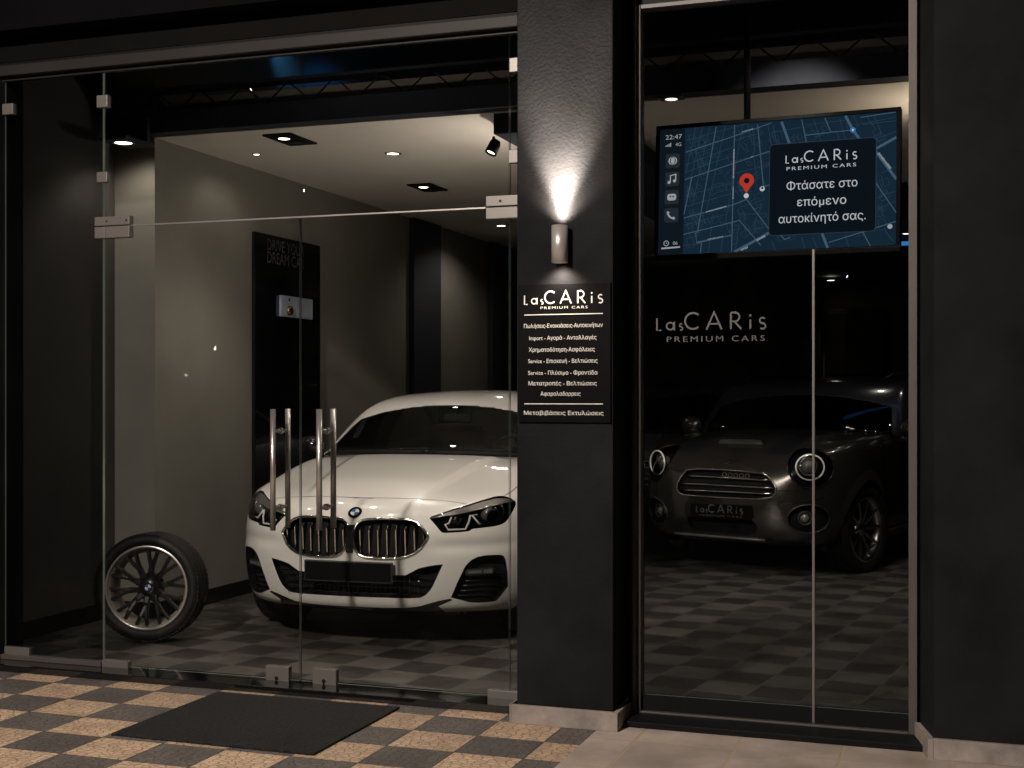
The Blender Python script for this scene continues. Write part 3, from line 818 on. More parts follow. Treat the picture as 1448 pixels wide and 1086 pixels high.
# street lamp across the pavement, behind the photographer (lights the front)
t = empty('street_lamp', (-4.8, -2.2, ZG), 0, 'tall street lamp standing at the kerb opposite the showroom', 'street lamp')
MB().tube([(0, 0, 0), (0, 0, 4.9), (0.1, 0.05, 5.25), (0.7, 0.5, 5.5), (1.5, 1.1, 5.52)], [0.07, 0.05, 0.04, 0.035, 0.03], 12).build('pole', M['alu_dark'], t)
MB().box(1.35, 1.95, 0.98, 1.26, 5.49, 5.58, bev=0.02).build('lamp_head', M['alu_dark'], t)
MB().disc((1.65, 1.12, 5.486), 0.1, (0, 0, -1), 20).build('bulb', M['lampglow'], t)
spot(t, (-3.15, -1.08, ZG + 5.45), 4000, 130, 0.9, direction=(0.0, 0.9, -1), rad=0.17, col=(1, .88, .77))

# lamps far across the street: only their glints show, mirrored in the panes
for (u, v, Yb, lab) in ((430, 269, -24, 'distant street lamp across the road, mirrored above the poster panel'), (263, 530, -30, 'low distant bollard lamp across the road, mirrored beside the upright wheel'),
                        (304, 493, -26, 'distant path lamp across the road, mirrored left of the poster panel'), (355, 126, -30, 'tall distant mast lamp across the road, mirrored in the transom'), (1199, 391, -24, 'distant street lamp across the road, mirrored under the hanging screen')):
    p = onY(u, v, 2*G - Yb)
    t = empty('distant_lamp', (p.x, Yb, ZG), 0, lab, 'street lamp', 'lamps across the road')
    MB().tube([(0, -.12, 0), (0, -.12, p.z - ZG)], 0.05, 8).build('pole', M['alu_dark'], t)
    MB().sphere((0, 0, p.z - ZG), 0.042, 0, 12).build('globe', emis('globe_light', (1, .95, .88), 420.0) if 'globe' not in M else M['globe'], t)

# ------------------------------------------------------------------ sign on the pillar
s0 = onY(733, 403, PF - 0.012); s1 = onY(863.5, 398.5, PF - 0.012); sz0 = onY(798, 597.5, PF - 0.012).z; sz1 = onY(798, 401, PF - 0.012).z
sg = tag(MB().box(s0.x, s1.x, PF - 0.012, PF - 0.0005, sz0, sz1, bev=0.0015).build('sign_board', M['sign_black']),
         'black shop sign with white lines of services, fixed to the pillar under the wall lamp', 'sign')
SF = lambda a, b, l: (a, PF - 0.012 - l, b)
def sgp(u, v): p = onY(u, v, PF - 0.0125); return p.x, p.z
lt = MB()
xa_, za_ = sgp(741, 431); xb_, zb_ = sgp(852.5, 427.5)
put_logo(lt, (xa_ + xb_)/2, (za_ + zb_)/2, xb_ - xa_, SF, sub=False)
lt.build('wordmark', M['print'], sg); lt = MB()
xc_, zc_ = sgp(797.5, 436.5)
put_text(lt, 'PREMIUM CARS', xc_, zc_, 0.011, SF, width=0.215, spacing=1.3)
lt.build('tagline', M['print'], sg)
for v in (445.5, 571):
    x0, z0 = sgp(741.5, v); x1, z1 = sgp(852.5, v)
    MB().box(x0, x1, PF - 0.0135, PF - 0.0121, z0 - 0.0018, z0 + 0.0018).build('rule', M['print'], sg)
for txt, v, u0, u1 in (('Πωλήσεις-Ενοικιάσεις-Αυτοκινήτων', 464, 741, 852.5), ('Import - Αγορά - Ανταλλαγές', 481, 748.5, 843.5),
                       ('Χρηματοδότηση-Ασφάλειες', 497.5, 748, 841), ('Service - Επισκευή - Βελτιώσεις', 513.5, 747, 845),
                       ('Service - Πλύσιμο - Φροντίδα', 530, 747, 845), ('Μετατροπές - Βελτιώσεις', 545, 747.5, 844), ('Αφαρολαδορρεις', 559.5, 764.5, 821),
                       ('Μεταβιβάσεις Εκτυλώσεις', 586.5, 741, 853.5)):
    lt = MB(); a = sgp(u0, v); b = sgp(u1, v)
    put_text(lt, txt, (a[0]+b[0])/2, a[1], 0.0175, SF, width=b[0]-a[0])
    lt.build('text_line', M['print'], sg)
# ------------------------------------------------------------------ hanging screen
TVC = Vector((-0.9405, 6.6106, 2.4457)); TW, TH = 1.21, 0.695
yaw_, pit_ = -0.0586, -0.0623
e1 = Vector((math.cos(yaw_), math.sin(yaw_), 0))
nv = Vector((math.sin(yaw_)*math.cos(pit_), -math.cos(yaw_)*math.cos(pit_), -math.sin(pit_)))
nv = (nv - e1*nv.dot(e1)).normalized()
e2 = nv.cross(e1)
TM = Matrix(((e1.x, e2.x, nv.x, 0), (e1.y, e2.y, nv.y, 0), (e1.z, e2.z, nv.z, 0), (0, 0, 0, 1)))
TV = empty('hanging_screen', TVC, 0, 'large flat screen showing a navy street map, hung by a pole behind the right window', 'screen')
def TP(a, b, c=0.0):
    return TM.to_3x3() @ Vector((a, b, c))
def tvbox(mb, a0, a1, b0, b1, c0, c1, bev=0.0):
    return mb.box(a0, a1, b0, b1, c0, c1, bev=bev, T=TM)
hs = MB(); tvbox(hs, -TW/2, TW/2, -TH/2, TH/2, -0.05, -0.002, 0.005)
bz = 0.020
for a0, a1, b0, b1 in ((-TW/2, -TW/2+bz, -TH/2, TH/2), (TW/2-bz, TW/2, -TH/2, TH/2), (-TW/2+bz+.0005, TW/2-bz-.0005, TH/2-bz, TH/2), (-TW/2+bz+.0005, TW/2-bz-.0005, -TH/2, -TH/2+bz*1.5)):
    tvbox(hs, a0, a1, b0, b1, -0.0018, 0.008, 0.002)
hs.build('housing', M['sign_black'], TV)
M['scr_bg'] = emis('screen_navy', (0.0105, 0.028, 0.049), 1.0)
M['scr_side'] = emis('screen_sidebar', (0.0065, 0.0125, 0.018), 1.0)
M['scr_card'] = emis('screen_card', (0.0050, 0.0092, 0.0140), 1.0)
M['scr_rim'] = emis('screen_card_rim', (0.045, 0.06, 0.075), 1.0)
M['scr_thin'] = emis('screen_thin', (0.028, 0.062, 0.095), 1.0)
M['scr_road'] = emis('screen_road', (0.072, 0.128, 0.178), 1.0)
M['scr_wide'] = emis('screen_wide', (0.070, 0.135, 0.20), 1.0)
M['scr_white'] = emis('screen_white', (0.72, 0.73, 0.74), 1.0)
M['scr_grey'] = emis('screen_grey', (0.45, 0.46, 0.47), 1.0)
M['scr_key'] = emis('screen_key', (0.022, 0.032, 0.040), 1.0)
M['scr_red'] = emis('screen_red', (0.62, 0.055, 0.03), 1.0)
M['scr_blue'] = emis('screen_blue', (0.05, 0.22, 0.5), 1.0)
dw, dh = TW - 2*bz, TH - 2.5*bz
dcb = -TH/2 + 1.5*bz + dh/2
# crop pixel -> screen coordinates, by inverting a bilinear quad
Q = [(52, 178), (1360, 78), (1352, 820), (62, 862)]
def S_(px, py):
    s, t = 0.5, 0.5
    for _ in range(12):
        x = (1-s)*(1-t)*Q[0][0] + s*(1-t)*Q[1][0] + s*t*Q[2][0] + (1-s)*t*Q[3][0]
        y = (1-s)*(1-t)*Q[0][1] + s*(1-t)*Q[1][1] + s*t*Q[2][1] + (1-s)*t*Q[3][1]
        ax = (1-t)*(Q[1][0]-Q[0][0]) + t*(Q[2][0]-Q[3][0]); ay = (1-t)*(Q[1][1]-Q[0][1]) + t*(Q[2][1]-Q[3][1])
        bx = (1-s)*(Q[3][0]-Q[0][0]) + s*(Q[2][0]-Q[1][0]); by = (1-s)*(Q[3][1]-Q[0][1]) + s*(Q[2][1]-Q[1][1])
        D = ax*by - ay*bx; ex, ey = px - x, py - y
        s += (ex*by - ey*bx)/D; t += (ax*ey - ay*ex)/D
    return ((min(max(s, 0), 1) - 0.5)*dw, dcb + (0.5 - min(max(t, 0), 1))*dh)
PXU = dw / 1300.0
TF = lambda a, b, l: TP(a, b, l)
def rrect(x0, x1, y0, y1, r, n=5):
    return (arc2(x1-r, y1-r, r, 0, 90, n) + arc2(x0+r, y1-r, r, 90, 180, n) + arc2(x0+r, y0+r, r, 180, 270, n) + arc2(x1-r, y0+r, r, 270, 360, n))
def fill(mb, poly, lift, mi=0):
    mb.add([TP(a, b, lift) for a, b in poly], [tuple(range(len(poly)))], mi)
ds = MB(); fill(ds, rrect(-dw/2, dw/2, dcb-dh/2, dcb+dh/2, 0.012), 0.0)
ds.build('display', M['scr_bg'], TV)
mp_ = MB()
rnd = random.Random(5)
# faint building outlines
for k in range(240):
    px = rnd.uniform(225, 1330); py = rnd.uniform(140, 830)
    if 670 < px < 1260 and 250 < py < 740: continue
    w, h_ = rnd.uniform(22, 60)*PXU, rnd.uniform(22, 60)*PXU
    cx, cy = S_(px, py); an = math.radians(rnd.choice([12, 14, 18, -55, 16]) + rnd.uniform(-3, 3))
    if abs(cx) > dw/2 - 0.05 or abs(cy - dcb) > dh/2 - 0.05: continue
    shp = rnd.choice([[(-w/2,-h_/2),(w/2,-h_/2),(w/2,h_/2),(-w/2,h_/2)], [(-w/2,-h_/2),(w/2,-h_/2),(w/2,0),(0,0),(0,h_/2),(-w/2,h_/2)]])
    put_stroke(mp_, [(cx + a*math.cos(an) - b*math.sin(an), cy + a*math.sin(an) + b*math.cos(an)) for a, b in shp], 0.0019, TF, 0.0004, 0, True)
def road(pts, w, mi, lift):
    put_stroke(mp_, [S_(*p) for p in pts], w*PXU, TF, lift, mi)
thin = [[(340,160),(250,600)],[(260,160),(208,420)],[(205,410),(480,318)],[(205,600),(480,525)],[(205,235),(560,130)],[(480,350),(690,300)],[(480,520),(545,505)],[(590,300),(610,430)],[(560,150),(585,260)],[(670,150),(690,260)],[(205,700),(450,640)],[(365,700),(350,850)],[(1040,180),(1060,240)],[(1130,90),(1160,160)],[(1180,150),(1355,130)],[(1240,100),(1280,200)],[(1280,420),(1355,385)],[(1255,620),(1355,575)],[(700,790),(720,845)],[(920,770),(945,835)],[(300,160),(215,560)],[(430,155),(330,640)],[(530,140),(440,700)],[(205,370),(480,270)],[(205,540),(480,465)],[(480,420),(690,365)],[(480,235),(640,190)],[(580,150),(600,300)],
        [(700,150),(720,265)],[(690,190),(850,165)],[(920,120),(960,245)],[(1060,115),(1090,235)],[(880,150),(1090,125)],[(1200,100),(1250,180)],[(1150,150),(1355,110)],[(1220,240),(1355,190)],
        [(520,690),(500,850)],[(430,755),(420,850)],[(205,810),(310,800)],[(640,600),(600,700)],[(520,640),(680,640)],[(860,770),(880,830)],[(1090,760),(1110,825)],[(1290,730),(1340,800)],[(1260,560),(1350,520)]]
for t in thin: road(t, 3.4, 1, 0.0006)
med = [[(483,150),(480,858)],[(378,160),(330,460),(285,740)],[(205,300),(440,225),(690,138)],[(205,450),(440,375),(680,295)],[(205,660),(480,590),(558,560)],[(558,560),(620,640),(685,725)],
       [(612,145),(650,490)],[(855,120),(882,252)],[(875,208),(1030,190),(1125,180)],[(980,112),(1012,187)],[(245,440),(205,640)],[(205,750),(400,705),(520,675),(560,720),(640,812)],
       [(275,740),(282,795),(480,755)],[(310,795),(305,858)],[(740,752),(772,782),(800,770)],[(1005,800),(1180,745),(1355,688)],[(1180,742),(1222,822)],[(1165,500),(1245,645)],[(1247,470),(1355,640)],[(1170,110),(1355,82)],[(650,490),(685,480)]]
for t in med: road(t, 5.0, 2, 0.0009)
for t in [[(745,132),(795,268)],[(1090,100),(1130,180),(1170,238)],[(968,745),(1000,832)],[(495,858),(690,742)],[(1250,285),(1357,222)],[(1250,300),(1357,455)]]: road(t, 14, 3, 0.0012)
mp_.build('street_map', [M['scr_thin'], M['scr_thin'], M['scr_road'], M['scr_wide']], TV)
# street names are too small to read: short dotted strips
for a, b, n, w in (((482,285),(482,445),22,9),((482,490),(482,560),10,7),((332,628),(448,597),18,9),((525,188),(590,170),10,6),((345,778),(432,762),12,6),((575,330),(590,322),3,5),((618,785),(665,760),8,14),((532,838),(572,820),6,14),((1265,310),(1328,398),14,14)):
    nm = MB()
    for i in range(n):
        f = i/n; g_ = f + 0.55/n
        put_stroke(nm, [S_(a[0]+(b[0]-a[0])*f, a[1]+(b[1]-a[1])*f), S_(a[0]+(b[0]-a[0])*g_, a[1]+(b[1]-a[1])*g_)], w*PXU*rnd.uniform(.6, 1), TF, 0.0014)
    nm.build('street_name', M['scr_grey'], TV)
# pin
pn = MB(); c = S_(557, 457); tip = S_(556, 528); R = 41*PXU
tear = arc2(c[0], c[1], R, -28, 208, 26) + [(c[0]-R*.42, c[1]-R*1.02), (tip[0], tip[1]), (c[0]+R*.42, c[1]-R*1.02)]
fill(pn, tear, 0.0022, 0); fill(pn, arc2(c[0], c[1], R*.38, 0, 360, 16)[:-1], 0.0025, 1)
PM = [M['scr_red'], M['scr_card'], M['scr_white'], M['scr_blue'], M['scr_grey']]
pn.build('map_pin', PM, TV)
for (px, py, rr, mi, kind) in ((556, 540, 14, 2, 0), (644, 502, 14, 2, 1), (1130, 180, 15, 3, 2), (1322, 716, 13, 4, 0)):
    pn = MB(); d = S_(px, py); fill(pn, arc2(d[0], d[1], rr*PXU, 0, 360, 16)[:-1], 0.0020, mi)
    if kind == 1: fill(pn, arc2(d[0], d[1]+4*PXU, 7*PXU, 0, 360, 12)[:-1], 0.0023, 1)
    if kind == 2: fill(pn, rrect(d[0]-4*PXU, d[0]+4*PXU, d[1]-6*PXU, d[1]+6*PXU, 2*PXU), 0.0023, 2)
    pn.build('map_dot', PM, TV)
# side bar
sb = MB(); xL = -dw/2; xS = S_(202, 500)[0]
fill(sb, rrect(xL, xS, dcb-dh/2, dcb+dh/2, 0.010), 0.0012)
side = sb.build('side_bar', M['scr_side'], TV)
tx = MB(); p = S_(134, 228); put_text(tx, '22:47', p[0], p[1], 26*PXU, TF, lift=0.002, width=95*PXU)
p = S_(162, 266); put_text(tx, '4G', p[0], p[1], 20*PXU, TF, lift=0.002)
for i in range(4):
    p = S_(90 + i*9, 270); fill(tx, [(p[0]-2.6*PXU, p[1]), (p[0]+2.6*PXU, p[1]), (p[0]+2.6*PXU, p[1]+(7+5*i)*PXU), (p[0]-2.6*PXU, p[1]+(7+5*i)*PXU)], 0.002)
p = S_(160, 806); put_text(tx, '06', p[0], p[1], 20*PXU, TF, lift=0.002)
p = S_(108, 798); put_stroke(tx, arc2(p[0], p[1], 14*PXU, 0, 360, 18)[:-1], 4*PXU, TF, 0.002, closed=True); put_stroke(tx, [(p[0], p[1]+8*PXU), (p[0], p[1]), (p[0]+6*PXU, p[1])], 3*PXU, TF, 0.0021)
a = S_(80, 826); b = S_(188, 818); put_stroke(tx, [a, b], 9*PXU, TF, 0.0019)
tx.build('clock_text', M['scr_grey'], side)
for k, py in enumerate((347, 447, 546, 645)):
    ic = MB(); p = S_(132, py); h2 = 41*PXU
    fill(ic, rrect(p[0]-h2, p[0]+h2, p[1]-h2, p[1]+h2, 13*PXU), 0.0018, 0)
    u = PXU
    if k == 0:
        fill(ic, rrect(p[0]-25*u, p[0]+25*u, p[1]-22*u, p[1]+22*u, 21*u), 0.0021, 1); fill(ic, rrect(p[0]-17*u, p[0]+17*u, p[1]-20*u, p[1]+20*u, 16*u), 0.0023, 0); fill(ic, rrect(p[0]-11*u, p[0]+11*u, p[1]-17*u, p[1]+17*u, 10*u), 0.0025, 1)
    elif k == 1:
        put_stroke(ic, [(p[0]-11*u, p[1]-17*u), (p[0]-11*u, p[1]+20*u), (p[0]+20*u, p[1]+26*u), (p[0]+20*u, p[1]-10*u)], 6*u, TF, 0.0021, 1)
        fill(ic, arc2(p[0]-18*u, p[1]-18*u, 9*u, 0, 360, 12)[:-1], 0.0024, 1); fill(ic, arc2(p[0]+13*u, p[1]-11*u, 9*u, 0, 360, 12)[:-1], 0.0024, 1)
    elif k == 2:
        fill(ic, rrect(p[0]-26*u, p[0]+26*u, p[1]-19*u, p[1]+19*u, 13*u), 0.0021, 1)
        for s_ in (-1, 1): fill(ic, rrect(p[0]+s_*8*u-5*u, p[0]+s_*8*u+5*u, p[1]-1*u, p[1]+7*u, 3*u), 0.0024, 0)
    else:
        put_stroke(ic, arc2(p[0]+22*u, p[1]+24*u, 44*u, 186, 264, 12), 9*u, TF, 0.0021, 1)
        put_stroke(ic, [(p[0]-24*u, p[1]+20*u), (p[0]-13*u, p[1]+12*u)], 12*u, TF, 0.0023, 1); put_stroke(ic, [(p[0]+20*u, p[1]-22*u), (p[0]+9*u, p[1]-12*u)], 12*u, TF, 0.0023, 1)
    ic.build('app_icon', [M['scr_key'], M['scr_grey']], side)
# card
x0, y1 = S_(684, 262); x1, y0 = S_(1247, 738)
cd = MB(); fill(cd, rrect(x0 - 3*PXU, x1 + 3*PXU, y0 - 3*PXU, y1 + 3*PXU, 25*PXU), 0.0026, 1); fill(cd, rrect(x0, x1, y0, y1, 22*PXU), 0.0030, 0)
card = cd.build('message_card', [M['scr_card'], M['scr_rim']], TV)
tx = MB(); a = S_(770, 360); b = S_(1152, 342)
put_logo(tx, (a[0]+b[0])/2, (a[1]+b[1])/2, b[0]-a[0], TF, lift=0.0034, sub=False)
tx.build('wordmark', M['scr_white'], card); tx = MB()
a = S_(962, 392); put_text(tx, 'PREMIUM CARS', a[0], a[1], 19*PXU, TF, width=372*PXU, spacing=1.3, lift=0.0034)
tx.build('tagline', M['scr_white'], card)
for txt, px, py, w in (('Φτάσατε στο', 966, 502, 378), ('επόμενο', 966, 594, 262), ('αυτοκίνητό σας.', 967, 684, 464)):
    tx = MB(); a = S_(px, py); put_text(tx, txt, a[0], a[1], 45*PXU, TF, width=w*PXU, lift=0.0034); tx.build('text_line', M['scr_white'], card)
# pole to the ceiling
pt = onY(1055, 165, 6.64)
MB().tube([(pt.x - TVC.x, 0.065, 0.10), (pt.x - TVC.x, 0.065, 4.45 - TVC.z)], 0.017, 14).build('pole', M['sign_black'], TV)
# ------------------------------------------------------------------ car shells
def lattice_shell(nx, ny, nz, pos, levels=3, warp=None):
    """box lattice cage (i along the car, j across, k up) -> Catmull-Clark surface"""
    idx = {}; vs = []; fs = []
    def V(i, j, k):
        key = (i, j, k)
        if key not in idx:
            p = pos(i, abs(j), k)
            idx[key] = len(vs); vs.append((p[0] if j >= 0 else -p[0], p[1], p[2]))
        return idx[key]
    for j in range(-ny, ny):
        for k in range(nz):
            fs.append((V(0,j,k), V(0,j+1,k), V(0,j+1,k+1), V(0,j,k+1)))
            fs.append((V(nx,j,k), V(nx,j,k+1), V(nx,j+1,k+1), V(nx,j+1,k)))
    for i in range(nx):
        for k in range(nz):
            fs.append((V(i,ny,k), V(i+1,ny,k), V(i+1,ny,k+1), V(i,ny,k+1)))
            fs.append((V(i,-ny,k), V(i,-ny,k+1), V(i+1,-ny,k+1), V(i+1,-ny,k)))
        for j in range(-ny, ny):
            fs.append((V(i,j,nz), V(i,j+1,nz), V(i+1,j+1,nz), V(i+1,j,nz)))
            fs.append((V(i,j,0), V(i+1,j,0), V(i+1,j+1,0), V(i,j+1,0)))
    me = bpy.data.meshes.new('cage'); me.from_pydata(vs, [], fs)
    o = bpy.data.objects.new('cage', me); COL.objects.link(o)
    md = o.modifiers.new('s', 'SUBSURF'); md.levels = levels; md.render_levels = levels
    dg = bpy.context.evaluated_depsgraph_get(); dg.update()
    em = o.evaluated_get(dg).to_mesh()
    verts = [Vector(v.co) for v in em.vertices]
    tris = []
    for p in em.polygons:
        q = p.vertices
        if len(q) == 4: tris += [(q[0], q[1], q[2]), (q[0], q[2], q[3])]
        else: tris.append(tuple(q))
    o.evaluated_get(dg).to_mesh_clear()
    bpy.data.objects.remove(o); bpy.data.meshes.remove(me)
    if warp: verts = [warp(v) for v in verts]
    return Shell(verts, tris)

def in_poly(x, y, P):
    c = False
    for a, b in zip(P, P[-1:] + P[:-1]):
        if (a.y > y) != (b.y > y) and x < (b.x-a.x)*(y-a.y)/(b.y-a.y) + a.x: c = not c
    return c

class Shell:
    def __init__(s, verts, tris):
        s.v = verts; s.t = list(tris); s.r = [0]*len(tris); s.nreg = 0
        nn = [Vector((0, 0, 0)) for _ in verts]
        for a, b, c in tris:
            n = (verts[b]-verts[a]).cross(verts[c]-verts[a])
            nn[a] += n; nn[b] += n; nn[c] += n
        s.n = [n.normalized() for n in nn]
        s.bvh = BVHTree.FromPolygons(verts, tris)
    def hit(s, o, d):
        h = s.bvh.ray_cast(Vector(o), Vector(d).normalized())
        return h[0]
    def near(s, p):
        loc, nrm, i, dist = s.bvh.find_nearest(Vector(p)); return loc, nrm
    def cut(s, poly, d, face=-0.08):
        """poly: 3D points; d: projection direction (pointing into the body). Marks and returns a region id"""
        d = Vector(d).normalized()
        up = Vector((0, 0, 1)) if abs(d.z) < 0.9 else Vector((0, 1, 0))
        e1 = d.cross(up).normalized(); e2 = e1.cross(d)
        P2 = [Vector((p.dot(e1), p.dot(e2))) for p in poly]
        x0 = min(p.x for p in P2); x1 = max(p.x for p in P2); y0 = min(p.y for p in P2); y1 = max(p.y for p in P2)
        dep = [p.dot(d) for p in poly]; dlo, dhi = min(dep) - 0.25, max(dep) + 0.25
        pj = [(v.dot(e1), v.dot(e2), v.dot(d)) for v in s.v]
        cand = []
        for k, (a, b, c) in enumerate(s.t):
            if s.r[k]: continue
            A, B_, C = pj[a], pj[b], pj[c]
            if max(A[0],B_[0],C[0]) < x0 or min(A[0],B_[0],C[0]) > x1: continue
            if max(A[1],B_[1],C[1]) < y0 or min(A[1],B_[1],C[1]) > y1: continue
            if min(A[2],B_[2],C[2]) < dlo or max(A[2],B_[2],C[2]) > dhi: continue
            n = (s.v[b]-s.v[a]).cross(s.v[c]-s.v[a])
            if n.length < 1e-12 or n.normalized().dot(d) > face: continue
            cand.append(k)
        ids = sorted({i for k in cand for i in s.t[k]}); loc = {g: l for l, g in enumerate(ids)}
        V2 = [Vector(pj[g][:2]) for g in ids]; nm = len(V2)
        V2 += P2; np_ = len(P2)
        F = [[loc[i] for i in s.t[k]] for k in cand]
        F.append(list(range(nm, nm + np_)))
        pf = len(F) - 1
        ov, oe, of, orv, ore, orf = delaunay_2d_cdt(V2, [], F, 0, 1e-7)
        s.nreg += 1; reg = s.nreg
        gid = [None]*len(ov)
        for i, o in enumerate(orv):
            for q in o:
                if q < nm: gid[i] = ids[q]; break
        newt = []; newr = []
        for f, o in zip(of, orf):
            src = [q for q in o if q != pf]
            if not src: continue
            k = cand[src[0]]; a, b, c = s.t[k]
            A, B_, C = (Vector(pj[x][:2]) for x in (a, b, c))
            for i in f:
                if gid[i] is None:
                    p = ov[i]; den = (B_-A).x*(C-A).y - (B_-A).y*(C-A).x
                    if abs(den) < 1e-14: w1 = w2 = 1/3
                    else:
                        w1 = ((p-A).x*(C-A).y - (p-A).y*(C-A).x)/den
                        w2 = ((B_-A).x*(p-A).y - (B_-A).y*(p-A).x)/den
                    w0 = 1-w1-w2
                    s.v.append(s.v[a]*w0 + s.v[b]*w1 + s.v[c]*w2)
                    s.n.append((s.n[a]*w0 + s.n[b]*w1 + s.n[c]*w2).normalized())
                    gid[i] = len(s.v)-1
            t = [gid[i] for i in f]
            if len(set(t)) < 3: continue
            n = (s.v[t[1]]-s.v[t[0]]).cross(s.v[t[2]]-s.v[t[0]])
            if n.dot(d) > 0: t = [t[0], t[2], t[1]]
            cx_ = sum(ov[i].x for i in f)/len(f); cy_ = sum(ov[i].y for i in f)/len(f)
            newt.append(tuple(t)); newr.append(reg if in_poly(cx_, cy_, P2) else 0)
        cs = set(cand)
        s.t = [t for k, t in enumerate(s.t) if k not in cs] + newt
        s.r = [t for k, t in enumerate(s.r) if k not in cs] + newr
        return reg
    def loops(s, reg):
        cnt = {}
        for t, r in zip(s.t, s.r):
            if r != reg: continue
            for a, b in ((t[0],t[1]),(t[1],t[2]),(t[2],t[0])):
                if (b, a) in cnt: del cnt[(b, a)]
                else: cnt[(a, b)] = 1
        nxt = {a: b for a, b in cnt}
        out = []
        while nxt:
            a0 = next(iter(nxt)); L_ = [a0]; a = nxt.pop(a0)
            while a != a0 and a in nxt:
                L_.append(a); a = nxt.pop(a)
            out.append(L_)
        return out
    def mesh(s, name, reg, mats, parent, off=None, noff=0.0, wall=None, wall_mi=0):
        """region -> object. off: constant shift; noff: shift along normals; wall: depth vector of side walls"""
        use = {}; vs = []; ns = []; fs = []; mi = []
        def U(i):
            if i not in use:
                p = s.v[i] + s.n[i]*noff
                if off is not None: p = p + off
                use[i] = len(vs); vs.append(p); ns.append(s.n[i])
            return use[i]
        for t, r in zip(s.t, s.r):
            if r == reg:
                f = [U(i) for i in t]
                fs.append(f); mi.append(0)
        if wall is not None:
            for L_ in s.loops(reg):
                n = len(L_); base = len(vs)
                for i in L_:
                    vs.append(s.v[i].copy()); ns.append(None)
                for i in L_:
                    vs.append(s.v[i] + (wall if off is None else off)); ns.append(None)
                for k in range(n):
                    k2 = (k+1) % n
                    fs.append([base+k, base+n+k, base+n+k2, base+k2]); mi.append(wall_mi)
        me = bpy.data.meshes.new(name); me.from_pydata(vs, [], fs)
        if not isinstance(mats, (list, tuple)): mats = [mats]
        for m_ in mats: me.materials.append(m_)
        me.polygons.foreach_set('material_index', mi)
        me.polygons.foreach_set('use_smooth', [True]*len(fs))
        me.validate(); me.update()
        nl = [tuple(n) if n else (0, 0, 0) for n in ns]
        if len(me.vertices) == len(nl): me.normals_split_custom_set_from_vertices(nl)
        o = bpy.data.objects.new(name, me); COL.objects.link(o); o.parent = parent
        return o
    def strip(s, mb, pts, w, lift=0.0012, mi=0, res=0.02, closed=False):
        """narrow ribbon laid on the surface through 3D points"""
        pts = [Vector(p) for p in pts]
        if closed: pts = pts + [pts[0]]
        dense = []
        for a, b in zip(pts, pts[1:]):
            n = max(1, int((b-a).length/res))
            dense += [a.lerp(b, k/n) for k in range(n)]
        dense.append(pts[-1])
        pr = [s.near(p) for p in dense]; vs = []
        for i, (p, nn) in enumerate(pr):
            t = pr[min(i+1, len(pr)-1)][0] - pr[max(i-1, 0)][0]
            sd = t.cross(nn); 
            if sd.length < 1e-9: sd = Vector((0, 0, 1))
            sd = sd.normalized()*w/2
            vs += [p + nn*lift + sd, p + nn*lift - sd]
        mb.add(vs, [(2*i, 2*i+1, 2*i+3, 2*i+2) for i in range(len(pr)-1)], mi, True)

def smoothstep(a, b, x):
    t = min(1, max(0, (x-a)/(b-a))); return t*t*(3-2*t)
def lerp_tab(tab, x):
    for (a, *p), (b, *q) in zip(tab, tab[1:]):
        if x <= b:
            f = (x-a)/(b-a) if b > a else 0
            f = max(0, f)
            return [u + (v-u)*f for u, v in zip(p, q)]
    return list(tab[-1][1:])
def mirror(pts): return [Vector((-p.x, p.y, p.z)) for p in reversed(pts)]

